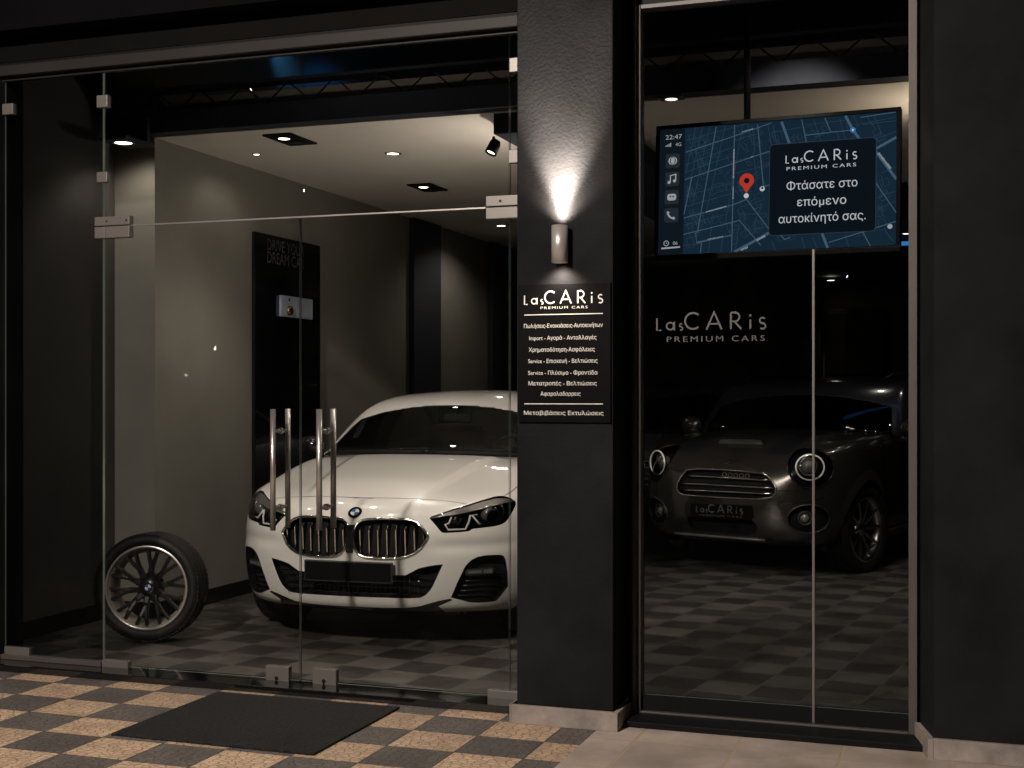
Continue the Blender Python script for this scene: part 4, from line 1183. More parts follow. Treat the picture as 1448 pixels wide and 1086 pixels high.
def rim_and_tyre(parent_name, R, width, rimR, style, parent=None, tread=True, tyre_m=None, rim_m=None, lip_m=None, cap=True, barrel=None):
    """wheel about local Y (face towards -Y). returns list of parts parented"""
    TY = Matrix.Rotation(math.pi/2, 4, 'X')          # local Z -> -Y
    parts = []
    w = width/2
    prof = [(rimR - 0.004, -w*0.80), (rimR + 0.006, -w*0.92), (rimR + (R-rimR)*0.45, -w*1.0), (R - 0.022, -w*0.93), (R - 0.006, -w*0.78)]
    if tread:
        for c in (-0.45, 0.0, 0.45):
            prof += [(R - 0.001, (c-0.16)*w), (R - 0.001, (c-0.045)*w - 0.001), (R - 0.009, (c-0.04)*w), (R - 0.009, (c+0.04)*w), (R - 0.001, (c+0.045)*w + .001), (R - 0.001, (c+0.16)*w)]
    prof += [(R - 0.006, w*0.78), (R - 0.022, w*0.93), (rimR + (R-rimR)*0.45, w*1.0), (rimR + 0.006, w*0.92), (rimR - 0.004, w*0.80)]
    mb = MB().lathe(prof, 72, T=TY)
    if tread:   # fine shoulder sipes
        for k in range(72):
            T = Matrix.Rotation(2*math.pi*k/72, 4, 'Y')
            for s_ in (-1, 1):
                mb.box(-0.0085, 0.0085, s_*w*0.80 - 0.011, s_*w*0.80 + 0.008, R - 0.012, R - 0.0048, T=T)
    parts.append(mb.build('tyre', tyre_m or M['rubber'], parent))
    mb = MB().lathe([(rimR - 0.012, w*0.80), (rimR - 0.03, w*0.5), (rimR - 0.04, 0), (rimR - 0.03, -w*0.6), (rimR - 0.016, -w*0.84), (rimR - 0.006, -w*0.90), (rimR + 0.001, -w*0.86), (rimR - 0.001, -w*0.7), (rimR-0.002, w*0.8)], 64, T=TY, mi=1, closed=True)
    mb.lathe([(rimR + 0.0015, w*0.865), (rimR - 0.0065, w*0.905), (rimR - 0.010, w*0.885)], 64, T=TY, mi=2)
    # hub + spokes, face side is +Z before turning = -Y after
    fz = w*0.62
    mb.lathe([(0.0, fz-0.006), (0.042, fz-0.006), (0.050, fz-0.016), (0.078, fz-0.028), (0.082, fz-0.06), (0.0, fz-0.06)], 40, T=TY, mi=0)
    def spoke(a0, a1, r0, r1, w0, w1, d0, d1, th=0.026):
        """flat tapered bar from polar (r0,a0) to (r1,a1)"""
        p0 = Vector((r0*math.cos(a0), r0*math.sin(a0), d0)); p1 = Vector((r1*math.cos(a1), r1*math.sin(a1), d1))
        t = (p1-p0); t.z = 0; t.normalize(); sd = Vector((-t.y, t.x, 0))
        vs = []
        for p, ww in ((p0, w0), (p0.lerp(p1, .5) + Vector((0, 0, 0.006)), (w0+w1)/2*0.92), (p1, w1)):
            vs += [p + sd*ww/2 + Vector((0,0,-0.004)), p + sd*ww*0.28, p - sd*ww*0.28, p - sd*ww/2 + Vector((0,0,-0.004)), p - sd*ww*0.42 + Vector((0,0,-th)), p + sd*ww*0.42 + Vector((0,0,-th))]
        fs = []
        for a in (0, 6):
            for k in range(6): fs.append((a+k, a+(k+1)%6, a+6+(k+1)%6, a+6+k))
        fs += [(0,1,2,3,4,5), (12,17,16,15,14,13)]
        mb.add([TY @ v for v in vs], fs, 0)
    if style == 'multi':
        for k in range(10):
            a = 2*math.pi*(k+0.5)/10
            spoke(a, a, 0.055, rimR*0.50, 0.040, 0.034, fz-0.018, fz-0.012)
            spoke(a, a+0.145, rimR*0.44, rimR-0.008, 0.024, 0.019, fz-0.012, w*0.72)
            spoke(a, a-0.145, rimR*0.44, rimR-0.008, 0.024, 0.019, fz-0.012, w*0.72)
        for k in range(5):
            a = 2*math.pi*k/5 + 0.3
            mb.lathe([(0.0, fz-0.024), (0.010, fz-0.024), (0.011, fz-0.04)], 10, T=TY @ Matrix.Translation((0.062*math.cos(a), 0.062*math.sin(a), 0.0)), mi=2)
    else:
        for k in range(10):
            a = 2*math.pi*k/10
            spoke(a, a + 0.05, 0.05, rimR-0.008, 0.030, 0.024, fz-0.016, w*0.74)
    rm = rim_m or M['alloy_black']
    parts.append(mb.build('rim', [rm, barrel or rm, lip_m or M['chrome']], parent))
    if cap:
        cb = MB(); z = fz - 0.0045
        roundel(cb, lambda a, b, l: TY @ Vector((a, b, z + l)), 0.030)
        parts.append(cb.build('hub_cap', [M['black_gloss'], M['emblem_blue'], M['emblem_white'], M['chrome']], parent))
    return parts
def roundel(mb, F, r):
    n = 32
    def fan(a0, a1, rr, l, mi):
        p = [(0, 0)] + arc2(0, 0, rr, a0, a1, 8)
        mb.add([F(a, b, l) for a, b in p], [(0, i, i+1) for i in range(1, len(p)-1)], mi)
    out = arc2(0, 0, r, 0, 360, n)[:-1]; inn = arc2(0, 0, r*.93, 0, 360, n)[:-1]
    mb.add([F(a, b, 0.0) for a, b in out] + [F(a, b, 0.001) for a, b in inn], [(i, (i+1) % n, n+(i+1) % n, n+i) for i in range(n)], 3)
    mb.add([F(a, b, 0.001) for a, b in inn], [tuple(range(n))], 0)
    for k in range(4): fan(90*k, 90*k+90, r*.60, 0.0016, 1 if k % 2 == 1 else 2)
# ------------------------------------------------------------------ white coupe
WX, WY = -3.268, 6.635
CYAW = math.radians(3.0)                     # the tail swings towards the side wall
car = empty('white_coupe', (WX, WY, 0), CYAW, 'white four door coupe with twin oval grilles parked nose to the glass doors', 'car')
CORG = Vector((WX, WY, 0))
CR = Matrix.Rotation(-CYAW, 3, 'Z')
def wpx(u, v, shell):
    """point of the car's surface seen at a photo pixel (car coordinates)"""
    o = CR @ (CAMP - CORG); d = CR @ ray(u, v)
    h = shell.hit(o, d)
    if h is None:                       # just past the silhouette: closest point of the skin
        h = min((shell.near(o + d*t)[0] for t in [6.8 + .04*k for k in range(60)]), key=lambda q: ((q-o).cross(d)).length)
    return h
# lattice tables (x across, y back from the nose, z up)
XF = [0, .22, .45, .68, .87, 1.0]; YF = [0, .008, .040, .125, .27, .50]
#       z     y0    w
LEV = [(.185, .09, .850), (.27, .025, .882), (.42, 0.0, .897), (.58, 0.0, .905), (.715, .03, .897), (.815, .125, .852)]
ST = [.50, .72, 1.0, 1.35, 2.1, 2.9, 3.5, 3.9, 4.15]
SHZ = [.845, .89, .955, 1.01, 1.005, 1.02, 1.03, 1.02, .99]
TOPC = [(.125, .815), (.42, .905), (.80, .975), (1.2, 1.035), (2.0, 1.045), (2.9, 1.05), (3.5, 1.06), (3.9, 1.07), (4.15, 1.03)]
NX, NY, NZ = 8, 5, 5
def bpos(i, j, k):
    f = XF[j]
    if i == 0:
        z, y0, w = LEV[k]
        if k == NZ: z = z + (SHZ[0]-z)*f**2
        if k == NZ-1: z = z + .02*f
        return (w*f, y0 + YF[j]*(1.0 if k < NZ else (ST[0]-y0)/.5), z)
    tail = 0.16*f**2 if i == NX else 0
    if k == NZ:
        yc, zc = TOPC[i]
        return (.852*f*(.88 if i == NX else 1), yc + (ST[i]-yc)*f**2 - tail*3, zc + (SHZ[i]-zc)*f**2.2)
    z, y0, w = LEV[k]
    zz = z if k < NZ-1 else z + (SHZ[i]-.845)*.55
    if i == NX and k == 0: zz = .28
    return (w*f*(.86 if i == NX else 1), ST[i] - tail*3, zz)
def bwarp(v):
    x, y, z = abs(v.x), v.y, v.z
    # raised centre of the bonnet with a soft crease either side
    if z > .70 and y < 1.4:
        cr = .30 + .12*y
        a = smoothstep(.12, .5, y)*(1 - smoothstep(1.15, 1.4, y))
        z += .021*a*(1 - smoothstep(cr, cr + .065, x))
        z += .008*a*smoothstep(.55, .75, x)*(1-smoothstep(.76, .86, x))
    # scooped flank of the bumper between headlight and corner intake
    if y < .6 and .50 < z < .70 and x > .35:
        y += .012*math.exp(-((z-.585)/.035)**2)*smoothstep(.38, .55, x)*(1-smoothstep(.8, .9, x))
    return Vector((math.copysign(x, v.x), y, z))
body = lattice_shell(NX, NY, NZ, bpos, 4, bwarp)

# greenhouse
GB = [(1.20, .985), (1.40, 1.13), (1.60, 1.27), (1.775, 1.375)]         # windscreen centre line y,z
GW = [.905, .84, .77, .69]
RT = [(1.775, 1.375), (2.05, 1.435), (2.5, 1.462), (2.9, 1.445), (3.3, 1.36), (3.85, 1.12)]
BL = [1.45, 1.75, 2.4, 2.9, 3.4, 3.9]
BLW = [.90, .885, .88, .86, .82, .76]
RW = [.69, .70, .69, .67, .64, .62]
gXF = [0, .35, .70, 1.0]
def gpos(i, j, k):
    f = gXF[j]
    if i == 0:
        y, z = GB[k]
        return (GW[k]*f, y + (.25 - .045*k)*f**2.2, z - (.02 + .012*k)*f**2)
    yr, zr = RT[i]
    if k == 3: return (RW[i]*f, yr + (.05 if i < 4 else -.05)*f**2, zr - .045*f**2.2)
    t = k/3
    x = BLW[i] + (RW[i]-BLW[i])*t**1.15
    y = BL[i] + (yr + .05 - BL[i])*t
    z = .955 + (zr - .045 - .955)*t
    if i == 5: y = 3.9 + (3.82-3.9)*t; z = .955 + (1.075 - .955)*t
    return (x*f, y, z)
gh = lattice_shell(5, 3, 3, gpos, 4)

front = Vector((0, 1, 0))
def P_(pts, shell=None): return [wpx(u, v, shell or body) for u, v in pts]
def sym_cut(pts3, d, shell=None):
    sh = shell or body
    r1 = sh.cut(pts3, d)
    r2 = sh.cut(mirror(pts3), Vector((-d[0], d[1], d[2])))
    return r1, r2
# ---- traced outlines (photo pixels, viewer's right half)
KID = [(500.7,752),(502.5,745.5),(506.5,739.5),(513,735.6),(522,734),(545.4,733.2),(570,734),(582,735.4),(590,738.8),(596,744),(601,750.5),(605.2,757.5),(605.2,760),(601,767),(595.2,775.3),(586,782.5),(575.3,787),(562,789.4),(545.4,790.2),(528,789.6),(515.6,788),(507,783.5),(502.4,777),(500,766)]
HL = [(607.5,733),(609.3,730.6),(625,725.3),(641,719.8),(665.3,712.4),(682,707),(697.9,702.3),(706,701.2),(712.8,701.2),(721.2,704),(726.5,707),(729,709.6),(729.4,713.5),(726,721.5),(719.3,732.8),(715,738),(710,741.3),(702,743.6),(693.2,745),(680,746.6),(669,747.8),(666,749.3),(663.4,751.2),(647,752.8),(628,753.7),(624.5,752.6),(621.4,749.7)]
FOG = [(637.5,845),(646,825),(656.5,803),(661,797),(667,791.6),(675,787.5),(685.5,785.3),(700,784.5),(708.8,784.7),(712.5,786.5),(715,791.6),(717.5,808),(718.5,829),(711,839),(701.7,849.8),(690,851.6),(676,852.4),(663,851.6),(652,848.5)]
LIP = [(496,812.5),(540,813),(573.6,813.4),(580,810),(591.9,803.8),(604,801),(615,799.2),(626.6,797.8),(619,814),(612,829),(608.4,835),(602,841.5),(595.2,845),(580,846.2),(540,845.2),(496,844.2)]
kid3 = P_(KID); hl3 = P_(HL); fog3 = P_(FOG)
lip3 = P_(LIP)
for p in lip3[:1] + lip3[-1:]: p.x = 0.0
lipfull = lip3[1:-1] + [Vector((-p.x, p.y, p.z)) for p in reversed(lip3[1:-1])]
obl = Vector((-.62, .78, 0))
rk = sym_cut(kid3, front)
rh = sym_cut(hl3, obl)
rf = sym_cut(fog3, obl)
rl = body.cut(lipfull, front)
# wheel arches
def circ(c, r, x, n=40): return [Vector((x, c[0] + r*math.cos(2*math.pi*k/n), c[1] + r*math.sin(2*math.pi*k/n))) for k in range(n)]
WR = .325; AX = [(.86, WR), (3.25, WR)]
ra = []
for c in AX:
    z0 = .12
    pts = [Vector((.9, c[0] + .375*math.cos(a), c[1] + .375*math.sin(a))) for a in [math.radians(-38 + 256*k/40) for k in range(41)]]
    ra.append(sym_cut(pts, Vector((-1, 0, 0))))
CH = [(496,858.6),(545,859.6),(575,859.4),(592,857.6),(606,853.6),(621,849.4),(636,846.6),(640.5,848.4),(620,857.2),(626,862)]
ch3 = P_(CH); ch3[0].x = 0.0
ch3.append(Vector((ch3[-1].x, ch3[-1].y, .12)))
chf = ch3[1:] + [Vector((-p.x, p.y, p.z)) for p in reversed(ch3[1:])]
rc_ = body.cut(chf, front)
body.mesh('chin_spoiler', rc_, M['black_gloss'], car, noff=-.004)
bmesh_body = body.mesh('body', 0, M['white_paint'], car)
# windscreen and side glass
zt = 1.372
half = [(.20, zt), (.40, zt-.003), (.53, zt-.008), (.575, zt-.020), (.60, zt-.045), (.70, 1.19), (.805, 1.01), (.81, .985), (.5, .975)]
ws = [(0, zt)] + half + [(0, .972)] + [(-a, b) for a, b in reversed(half)]
rw_ = gh.cut([Vector((a, 1.5, b)) for a, b in ws], front)
sw = [(1.75, 1.05), (2.9, 1.055), (3.42, 1.10), (3.28, 1.22), (3.0, 1.33), (2.6, 1.385), (2.2, 1.375), (1.98, 1.30)]
rs_ = sym_cut([Vector((.75, a, b)) for a, b in sw], Vector((-1, 0, 0)), gh)
rr_ = gh.cut([Vector((a, 3.65, b)) for a, b in ((-.48, 1.33), (.48, 1.33), (.55, 1.13), (-.55, 1.13))], Vector((0, -1, 0)))
gh.mesh('roof', 0, M['white_paint'], car)
wsc = gh.mesh('windscreen', rw_, M['car_glass'], car)
mb = MB()
gh.strip(mb, [gh.v[i] for i in gh.loops(rw_)[0]][::2], .018, .0015, closed=True)
mb.build('seal', M['black'], wsc)
for r in rs_: gh.mesh('side_glass', r, M['car_glass_dark'], car)
gh.mesh('rear_glass', rr_, M['car_glass_dark'], car)
# cowl strip and wipers
mb = MB()
for s_ in (-1, 1):
    pts = [Vector((s_*a, 1.20 + .25*(a/.8)**2.2 - .03, 1.052 - .03*(a/.8)**2)) for a in (0, .15, .3, .45, .6, .74)]
    mb.tube(pts, .014, 8)
mb.build('cowl_strip', M['black'], car)
mb = MB()
mb.tube([(-.55, 1.29, 1.045), (-.05, 1.215, 1.072), (.05, 1.21, 1.073)], .007, 8)
mb.build('wiper', M['black'], car); mb = MB()
mb.tube([(.02, 1.23, 1.066), (.5, 1.28, 1.066), (.62, 1.31, 1.055)], .007, 8)
mb.build('wiper', M['black'], car)
# recesses
for r in rk:
    g = body.mesh('grille', r, [M['black_matte'], M['black_gloss']], car, off=Vector((0, .055, 0)), wall=Vector((0, .055, 0)), wall_mi=1)
    L_ = [body.v[i] for i in body.loops(r)[0]]
    side = 1 if sum(p.x for p in L_) > 0 else -1
    mb = MB()
    ring = [p + Vector((0, -.004, 0)) for p in L_[::2]]
    mb.tube(ring, .0078, 8, closed=True)
    mb.build('chrome_ring', M['chrome'], g)
    # slats
    xs = [abs(p.x) for p in L_]; x0, x1 = min(xs), max(xs)
    mb = MB(); n = 8
    for k in range(n):
        x = x0 + (x1-x0)*(k+.62)/(n+.12)
        zs = []
        for a, b in zip(L_, L_[1:]+L_[:1]):
            if (abs(a.x)-x)*(abs(b.x)-x) < 0 and abs(b.x-a.x) > 1e-9:
                f = (x-abs(a.x))/(abs(b.x)-abs(a.x)); zs.append(a.lerp(b, f))
        if len(zs) < 2: continue
        lo, hi = sorted(zs, key=lambda p: p.z)[0], sorted(zs, key=lambda p: p.z)[-1]
        H = hi.z-lo.z; yy = (lo.y+hi.y)/2
        prof = [(lo.z+.006, lo.y+.022), (lo.z+H*.10, yy+.010), (lo.z+H*.72, yy+.000), (hi.z-.006, hi.y+.030)]
        t = .0035
        for (za, ya), (zb_, yb) in zip(prof, prof[1:]):
            X = side*x
            mb.add([(X-t,ya,za),(X+t,ya,za),(X+t,yb,zb_),(X-t,yb,zb_),(X-t,ya+.03,za),(X+t,ya+.03,za),(X+t,yb+.03,zb_),(X-t,yb+.03,zb_)],
                   [(0,1,2,3)], 0)
            mb.add([(X-t,ya,za),(X-t,yb,zb_),(X-t,yb+.03,zb_),(X-t,ya+.03,za),(X+t,ya,za),(X+t,yb,zb_),(X+t,yb+.03,zb_),(X+t,ya+.03,za)],
                   [(0,1,2,3),(4,5,6,7)], 1)
    mb.build('slat', [M['chrome'], M['black_gloss']], g)
# block between the two grilles
mb = MB(); mb.box(-.022, .022, -.002, .05, .545, .70, bev=.004); mb.build('grille_divider', M['black_gloss'], car)
lo = body.mesh('lower_intake', rl, [M['black_matte'], M['black_gloss']], car, off=Vector((0, .07, 0)), wall=Vector((0, .07, 0)), wall_mi=1)
mb = MB()
zs = [p.z for p in lip3]; za, zb2 = min(zs), max(zs)
for k in range(4):
    z = za + (zb2-za)*(.12 + .19*k)
    w_ = .40 + .022*k
    mb.tube([(-w_, .075, z), (-w_*.5, .05, z), (0, .045, z), (w_*.5, .05, z), (w_, .075, z)], .004, 6)
for k in range(-14, 15):
    mb.tube([(k*.028, .05, za+.005), (k*.028, .05, za + (zb2-za)*.72)], .0018, 5)
mb.build('mesh_grid', M['black_gloss'], lo)
for r in rf:
    s_ = 1 if body.v[body.loops(r)[0][0]].x > 0 else -1
    dv = Vector((-.62*s_, .78, 0))*.055
    g = body.mesh('corner_intake', r, [M['black_matte'], M['black_gloss']], car, off=dv, wall=dv, wall_mi=1)
    c = wpx(680, 809, body); c.x *= s_
    T = Matrix.Translation(c - Vector((0, 0, 0)) + dv*.45) @ Matrix.Rotation(math.atan2(.62*s_, .78), 4, 'Z')
    mb = MB(); mb.box(-.085, .085, -.006, .02, -.017, .017, bev=.006, T=T); fl = mb.build('fog_lamp', M['plastic'], g)
    mb = MB()
    for k in range(3): mb.box(.025 + .017*k, .038 + .017*k, -.0075, -.006, -.010, .010, T=T)
    mb.box(-.07, .01, -.0075, -.006, -.008, .008, T=T); mb.build('reflector', M['lensball'], fl)
    mb = MB()
    for k in range(5):
        a = wpx(664 - 3.4*k, 815 + 7*k, body); b = wpx(716 - 1.5*max(0, k-2)*2, 813 + 7.3*k, body)
        if a and b:
            a.x *= s_; b.x *= s_; mb.tube([a + dv*.6, b + dv*.6], .0035, 6)
    mb.build('fin', M['black_gloss'], g)
# headlights
BROW_L = [(611,733.3),(628,730),(646,727.6),(665,723.5),(684,719.2),(698,715.4),(712,711.8),(727.5,708.6)]
BROW_U = [(612.5,730.8),(630,725.7),(646,721),(667,714.8),(684,709.4),(701,705.2),(712,704.6),(721,705.4)]
DRL = [[(640,731.5),(636.5,740.3),(631,742.3),(635.4,749.7),(659.5,748.8),(664.3,739.4),(666.8,729)],
       [(676.5,728.2),(669,728.7),(679.3,741.3),(699.7,739.9),(707.2,731),(707.2,724.5),(701.6,718)],
       [(710,714.6),(713.3,719.8),(713.3,727.3),(709,736.6)]]
for r in rh:
    s_ = 1 if body.v[body.loops(r)[0][0]].x > 0 else -1
    dv = Vector((-.62*s_, .78, 0))
    g = body.mesh('headlight', r, [M['black_gloss'], M['black_gloss']], car, off=dv*.06, wall=dv*.06, wall_mi=1)
    def pt(u, v, dep):
        p = wpx(u, v, body)
        return Vector((p.x*s_, p.y, p.z)) + dv*dep
    mb = MB()
    n = len(BROW_L)
    vs = [pt(*q, .012) for q in BROW_U] + [pt(*q, .010) for q in BROW_L] + [pt(q[0], q[1], .05) for q in BROW_L]
    mb.add(vs, [(i, i+1, n+i+1, n+i) for i in range(n-1)] + [(n+i, n+i+1, 2*n+i+1, 2*n+i) for i in range(n-1)], 0, False)
    mb.build('brow', M['brow'], g)
    mb = MB()
    mb.tube([pt(q[0], q[1], .010) for q in BROW_L], .0035, 6)
    mb.build('brow_edge', M['steel_bright'], g)
    mb = MB()
    for d in DRL: mb.tube([pt(*q, .018) for q in d], .0055, 8)
    mb.build('light_strip', M['drl'], g)
    mb = MB()
    for (u, v, rr) in ((694.6, 727.8, .044), (649.5, 737.5, .036)):
        c = pt(u, v, .052); mb.sphere(c, rr, 0 if rr > .04 else 1, 24)
    mb.build('projector', [M['lensball'], M['black_gloss']], g)
    body.mesh('lens_cover', r, M['lens'], g, off=dv*.0005)
# badge
bp = wpx(500.5, 724.7, body); bp.x = 0.0
bn = body.near(bp)[1]; bu = bn.cross(Vector((1, 0, 0))).normalized()
if bu.z < 0: bu = -bu
mb = MB(); roundel(mb, lambda a, b, l: bp + Vector((1, 0, 0))*a + bu*b + bn*(.003 + l), .041)
mb.build('bonnet_badge', [M['black_gloss'], M['emblem_blue'], M['emblem_white'], M['chrome']], car)
# number plate holder
pa = wpx(494, 793.5, body); pb = wpx(494, 821.5, body)
T = Matrix.Translation((0, min(pa.y, pb.y) - .022, (pa.z + pb.z)/2 ))
mb = MB(); mb.box(-.262, .262, -.004, .012, -.058, .058, bev=.004, T=T)
pl = mb.build('number_plate', M['plastic'], car)
MB().box(-.254, .254, -.006, -.0045, -.050, .050, bev=.0015, T=T).build('blank_panel', M['sign_black'], pl)
# shut lines
sm = P_([(500,704.3),(530,704.2),(560,704.6),(590,705.6),(615,707.2),(640,709.6),(660,713)])
for L_ in (sm, mirror(sm)):
    mb = MB(); body.strip(mb, L_, .0042, .0009); mb.build('bonnet_gap', M['black'], car)
hs_ = P_([(714,700.6),(722,696.5)])
side = [hs_[0], hs_[1], Vector((.80, .75, .93)), Vector((.795, 1.05, .985)), Vector((.79, 1.38, 1.03))]
for L_ in (side, mirror(side)):
    mb = MB(); body.strip(mb, L_, .005, .0009); mb.build('bonnet_gap', M['black'], car)
# inner tub
mb = MB()
mb.box(-.70, .70, .62, 3.9, .16, .30); mb.box(-.55, .55, .30, .70, .18, .52)
for c in AX:
    for s_ in (-1, 1): mb.box(s_*.60, s_*.72, c[0]-.42, c[0]+.42, .2, .80)
mb.build('underbody', M['black_matte'], car)
# mirrors
for s_ in (-1, 1):
    mb = MB(); c = Vector((s_*.935, 1.50, 1.075))
    mb.sphere(c, .10, 0, 20, (1.05, .62, .66)); mb.tube([c + Vector((-s_*.06, .02, -.05)), Vector((s_*.79, 1.53, 1.0))], [.025, .03], 10, 0)
    mb.build('wing_mirror', M['black_gloss'], car)
# cabin
mb = MB()
mb.box(-.72, .72, 1.45, 3.8, .55, .62); mb.box(-.74, .74, 1.42, 1.95, .60, .955, bev=.05)
mb.build('dashboard', M['interior'], car)
for s_ in (-1, 1):
    mb = MB(); mb.box(s_*.36-.24, s_*.36+.24, 2.35, 2.9, .58, .74, bev=.05); mb.box(s_*.36-.23, s_*.36+.23, 2.78, 2.95, .7, 1.20, bev=.06); mb.box(s_*.36-.13, s_*.36+.13, 2.83, 2.93, 1.19, 1.34, bev=.04)
    mb.build('seat', M['interior'], car)
mb = MB(); T = Matrix.Translation((.37, 2.02, .97)) @ Matrix.Rotation(math.radians(-65), 4, 'X')
mb.tube([T @ Vector((.185*math.cos(a), .185*math.sin(a), 0)) for a in [2*math.pi*k/32 for k in range(32)]], .016, 8, closed=True)
mb.box(-.17, .17, -.02, .02, -.01, .01, T=T); mb.sphere(T @ Vector((0, 0, 0)), .06, 0, 14)
mb.build('steering_wheel', M['plastic'], car)
mb = MB(); mb.box(-.10, .10, 1.86, 1.885, 1.235, 1.295, bev=.02); mb.tube([(0, 1.87, 1.29), (0, 1.82, 1.37)], .012, 8); mb.build('rear_view_mirror', M['plastic'], car)
# wheels
for c in AX:
    for s_ in (-1, 1):
        w = empty('wheel', (s_*.785, c[0], c[1]), math.pi/2*s_); w.parent = car
        rim_and_tyre('wheel', WR, .225, .228, 'multi', w, tread=False)
# ------------------------------------------------------------------ dark hatchback
HPHI = math.radians(14.3)
HORG = Vector((-1.89, 10.40, 0))
hat = empty('dark_hatchback', HORG, -HPHI, 'dark grey compact hatchback with round headlights and black bonnet stripes behind the right window', 'car')
HR = Matrix.Rotation(HPHI, 3, 'Z')            # world -> car
def hpx(u, v, shell=None):
    o = HR @ (CAMP - HORG); d = HR @ ray(u, v); sh = shell or hb
    h = sh.hit(o, d)
    if h is None:
        h = min((sh.near(o + d*t)[0] for t in [9.6 + .05*k for k in range(60)]), key=lambda q: ((q-o).cross(d)).length)
    return h
hXF = [0, .24, .48, .72, .90, 1.0]; hYF = [0, .008, .035, .125, .30, .56]
hLEV = [(.22, .13, .845), (.33, .035, .895), (.52, 0.0, .915), (.69, .005, .915), (.85, .055, .905), (.965, .20, .868)]
hST = [.56, .78, 1.05, 1.4, 2.1, 2.9, 3.5, 4.0, 4.22]
hSH = [1.005, 1.05, 1.075, 1.085, 1.08, 1.09, 1.10, 1.10, 1.08]
hTC = [(.20, .955), (.48, 1.045), (.82, 1.085), (1.25, 1.115), (2.0, 1.12), (2.9, 1.12), (3.5, 1.12), (4.0, 1.12), (4.22, 1.10)]
def hpos(i, j, k):
    f = hXF[j]
    if i == 0:
        z, y0, w = hLEV[k]
        if k == NZ: z += (hSH[0]-z)*f**2
        if k == NZ-1: z += .025*f
        return (w*f, y0 + hYF[j]*(1.0 if k < NZ else (hST[0]-y0)/.56), z)
    tail = .06*f**2 if i == NX else 0
    if k == NZ:
        yc, zc = hTC[i]
        return (.868*f, yc + (hST[i]-yc)*f**2 - tail*2, zc + (hSH[i]-zc)*f**2.2)
    z, y0, w = hLEV[k]
    zz = z if k < NZ-1 else z + (hSH[i]-1.005)*.5
    return (w*f*(.96 if i == NX else 1), hST[i] - tail*2, zz)
def hwarp(v):
    x, y, z = abs(v.x), v.y, v.z
    # bulging wheel arches and headlight pods, waist under the belt line
    for c in (.80, 3.47):
        a = math.exp(-((y-c)/.30)**2)*math.exp(-((z-.62)/.25)**2)
        if x > .7: x += .018*a
    if x > .7 and 1.2 < y < 3.2: x -= .02*math.exp(-((z-.80)/.18)**2)
    e = math.exp(-((x-.62)/.13)**2)*math.exp(-((z-.86)/.13)**2)
    if y < .7: y -= .035*e
    if z > .9 and y < 1.3:
        z += .018*smoothstep(.2, .6, y)*(1-smoothstep(1.1, 1.3, y))*(1-smoothstep(.50, .62, x))
    return Vector((math.copysign(x, v.x), y, z))
hb = lattice_shell(NX, NY, NZ, hpos, 4, hwarp)
hGB = [(1.30, 1.05), (1.50, 1.22), (1.68, 1.38), (1.84, 1.495)]
hGW = [.99, .95, .905, .85]
hRT = [(1.84, 1.495), (2.1, 1.565), (2.7, 1.60), (3.3, 1.59), (3.85, 1.54), (4.2, 1.20)]
hBL = [1.55, 1.85, 2.6, 3.2, 3.75, 4.2]
def hgpos(i, j, k):
    f = (0, .42, .85, 1.0)[j]
    if i == 0:
        y, z = hGB[k]
        return (hGW[k]*f, y + (.24 - .04*k)*f**2.2, z - .004*f**2)
    yr, zr = hRT[i]
    rw2 = [.85, .86, .86, .84, .80, .80][i]; bw = [.99, .98, .97, .95, .92, .88][i]
    if k == 3: return (rw2*f, yr + (.05 if i < 4 else -.04)*f**2, zr - (.022 if i < 2 else .04)*f**2.2)
    t = k/3
    x = bw + (rw2-bw)*t**1.3; y = hBL[i] + (yr + .04 - hBL[i])*t; z = 1.02 + (zr - (.022 if i < 2 else .04) - 1.02)*t
    if i == 5: z = 1.02 + (1.155-1.02)*t
    return (x*f, y, z)
hg = lattice_shell(5, 3, 3, hgpos, 4)
hfront = Vector((0, 1, 0))
def H_(pts): return [hpx(u, v) for u, v in pts]
hrg = hb.cut(H_([(971,664.6),(988,663),(1019.5,664.2),(1050.8,666.2),(1079,669.3),(1085,673),(1090,678),(1095,684),(1097.8,690.4),(1097,698.2),(1091.5,703),(1072.8,706),(1035,704.6),(985,701.5),(967,699.6),(961.6,697.6),(957.6,692),(958.5,683.4),(963,674.8)]), hfront)
hrl = hb.cut(H_([(972,731),(1010,732),(1050,733),(1062,735),(1069,741),(1071,748),(1068,754),(1058,756),(1020,753.4),(988,749.6),(978,747),(973,740)]), hfront)
HC = Vector((.635, .25, .852)); hob = Vector((-.50, .866, 0))
def ell(c, rx, rz, d, n=40):
    e = Vector((-d.y, d.x, 0)).normalized() if d.x < 0 else Vector((d.y, -d.x, 0)).normalized()
    e = Vector((d.y, -d.x, 0)).normalized()
    return [c + e*(rx*math.cos(2*math.pi*k/n)) + Vector((0, 0, rz*math.sin(2*math.pi*k/n))) for k in range(n)]
def hsym(pts, d):
    return hb.cut(pts, d), hb.cut(mirror(pts), Vector((-d.x, d.y, d.z)))
hh = hsym(ell(HC, .180, .150, hob), hob)
FC = Vector((.655, .17, .462)); hf = hsym(ell(FC, .165, .112, hob), hob)
HAX = [(.80, .345), (3.47, .345)]
harch = []; hclad = []
for c in HAX:
    arcp = lambda R: [Vector((.95, c[0] + R*math.cos(a), c[1] + R*math.sin(a))) for a in [math.radians(-32 + 244*k/44) for k in range(45)]]
    sd = Vector((-1, 0, 0))
    harch.append(hsym(arcp(.395), sd))
    hclad.append(hsym(arcp(.475), sd))
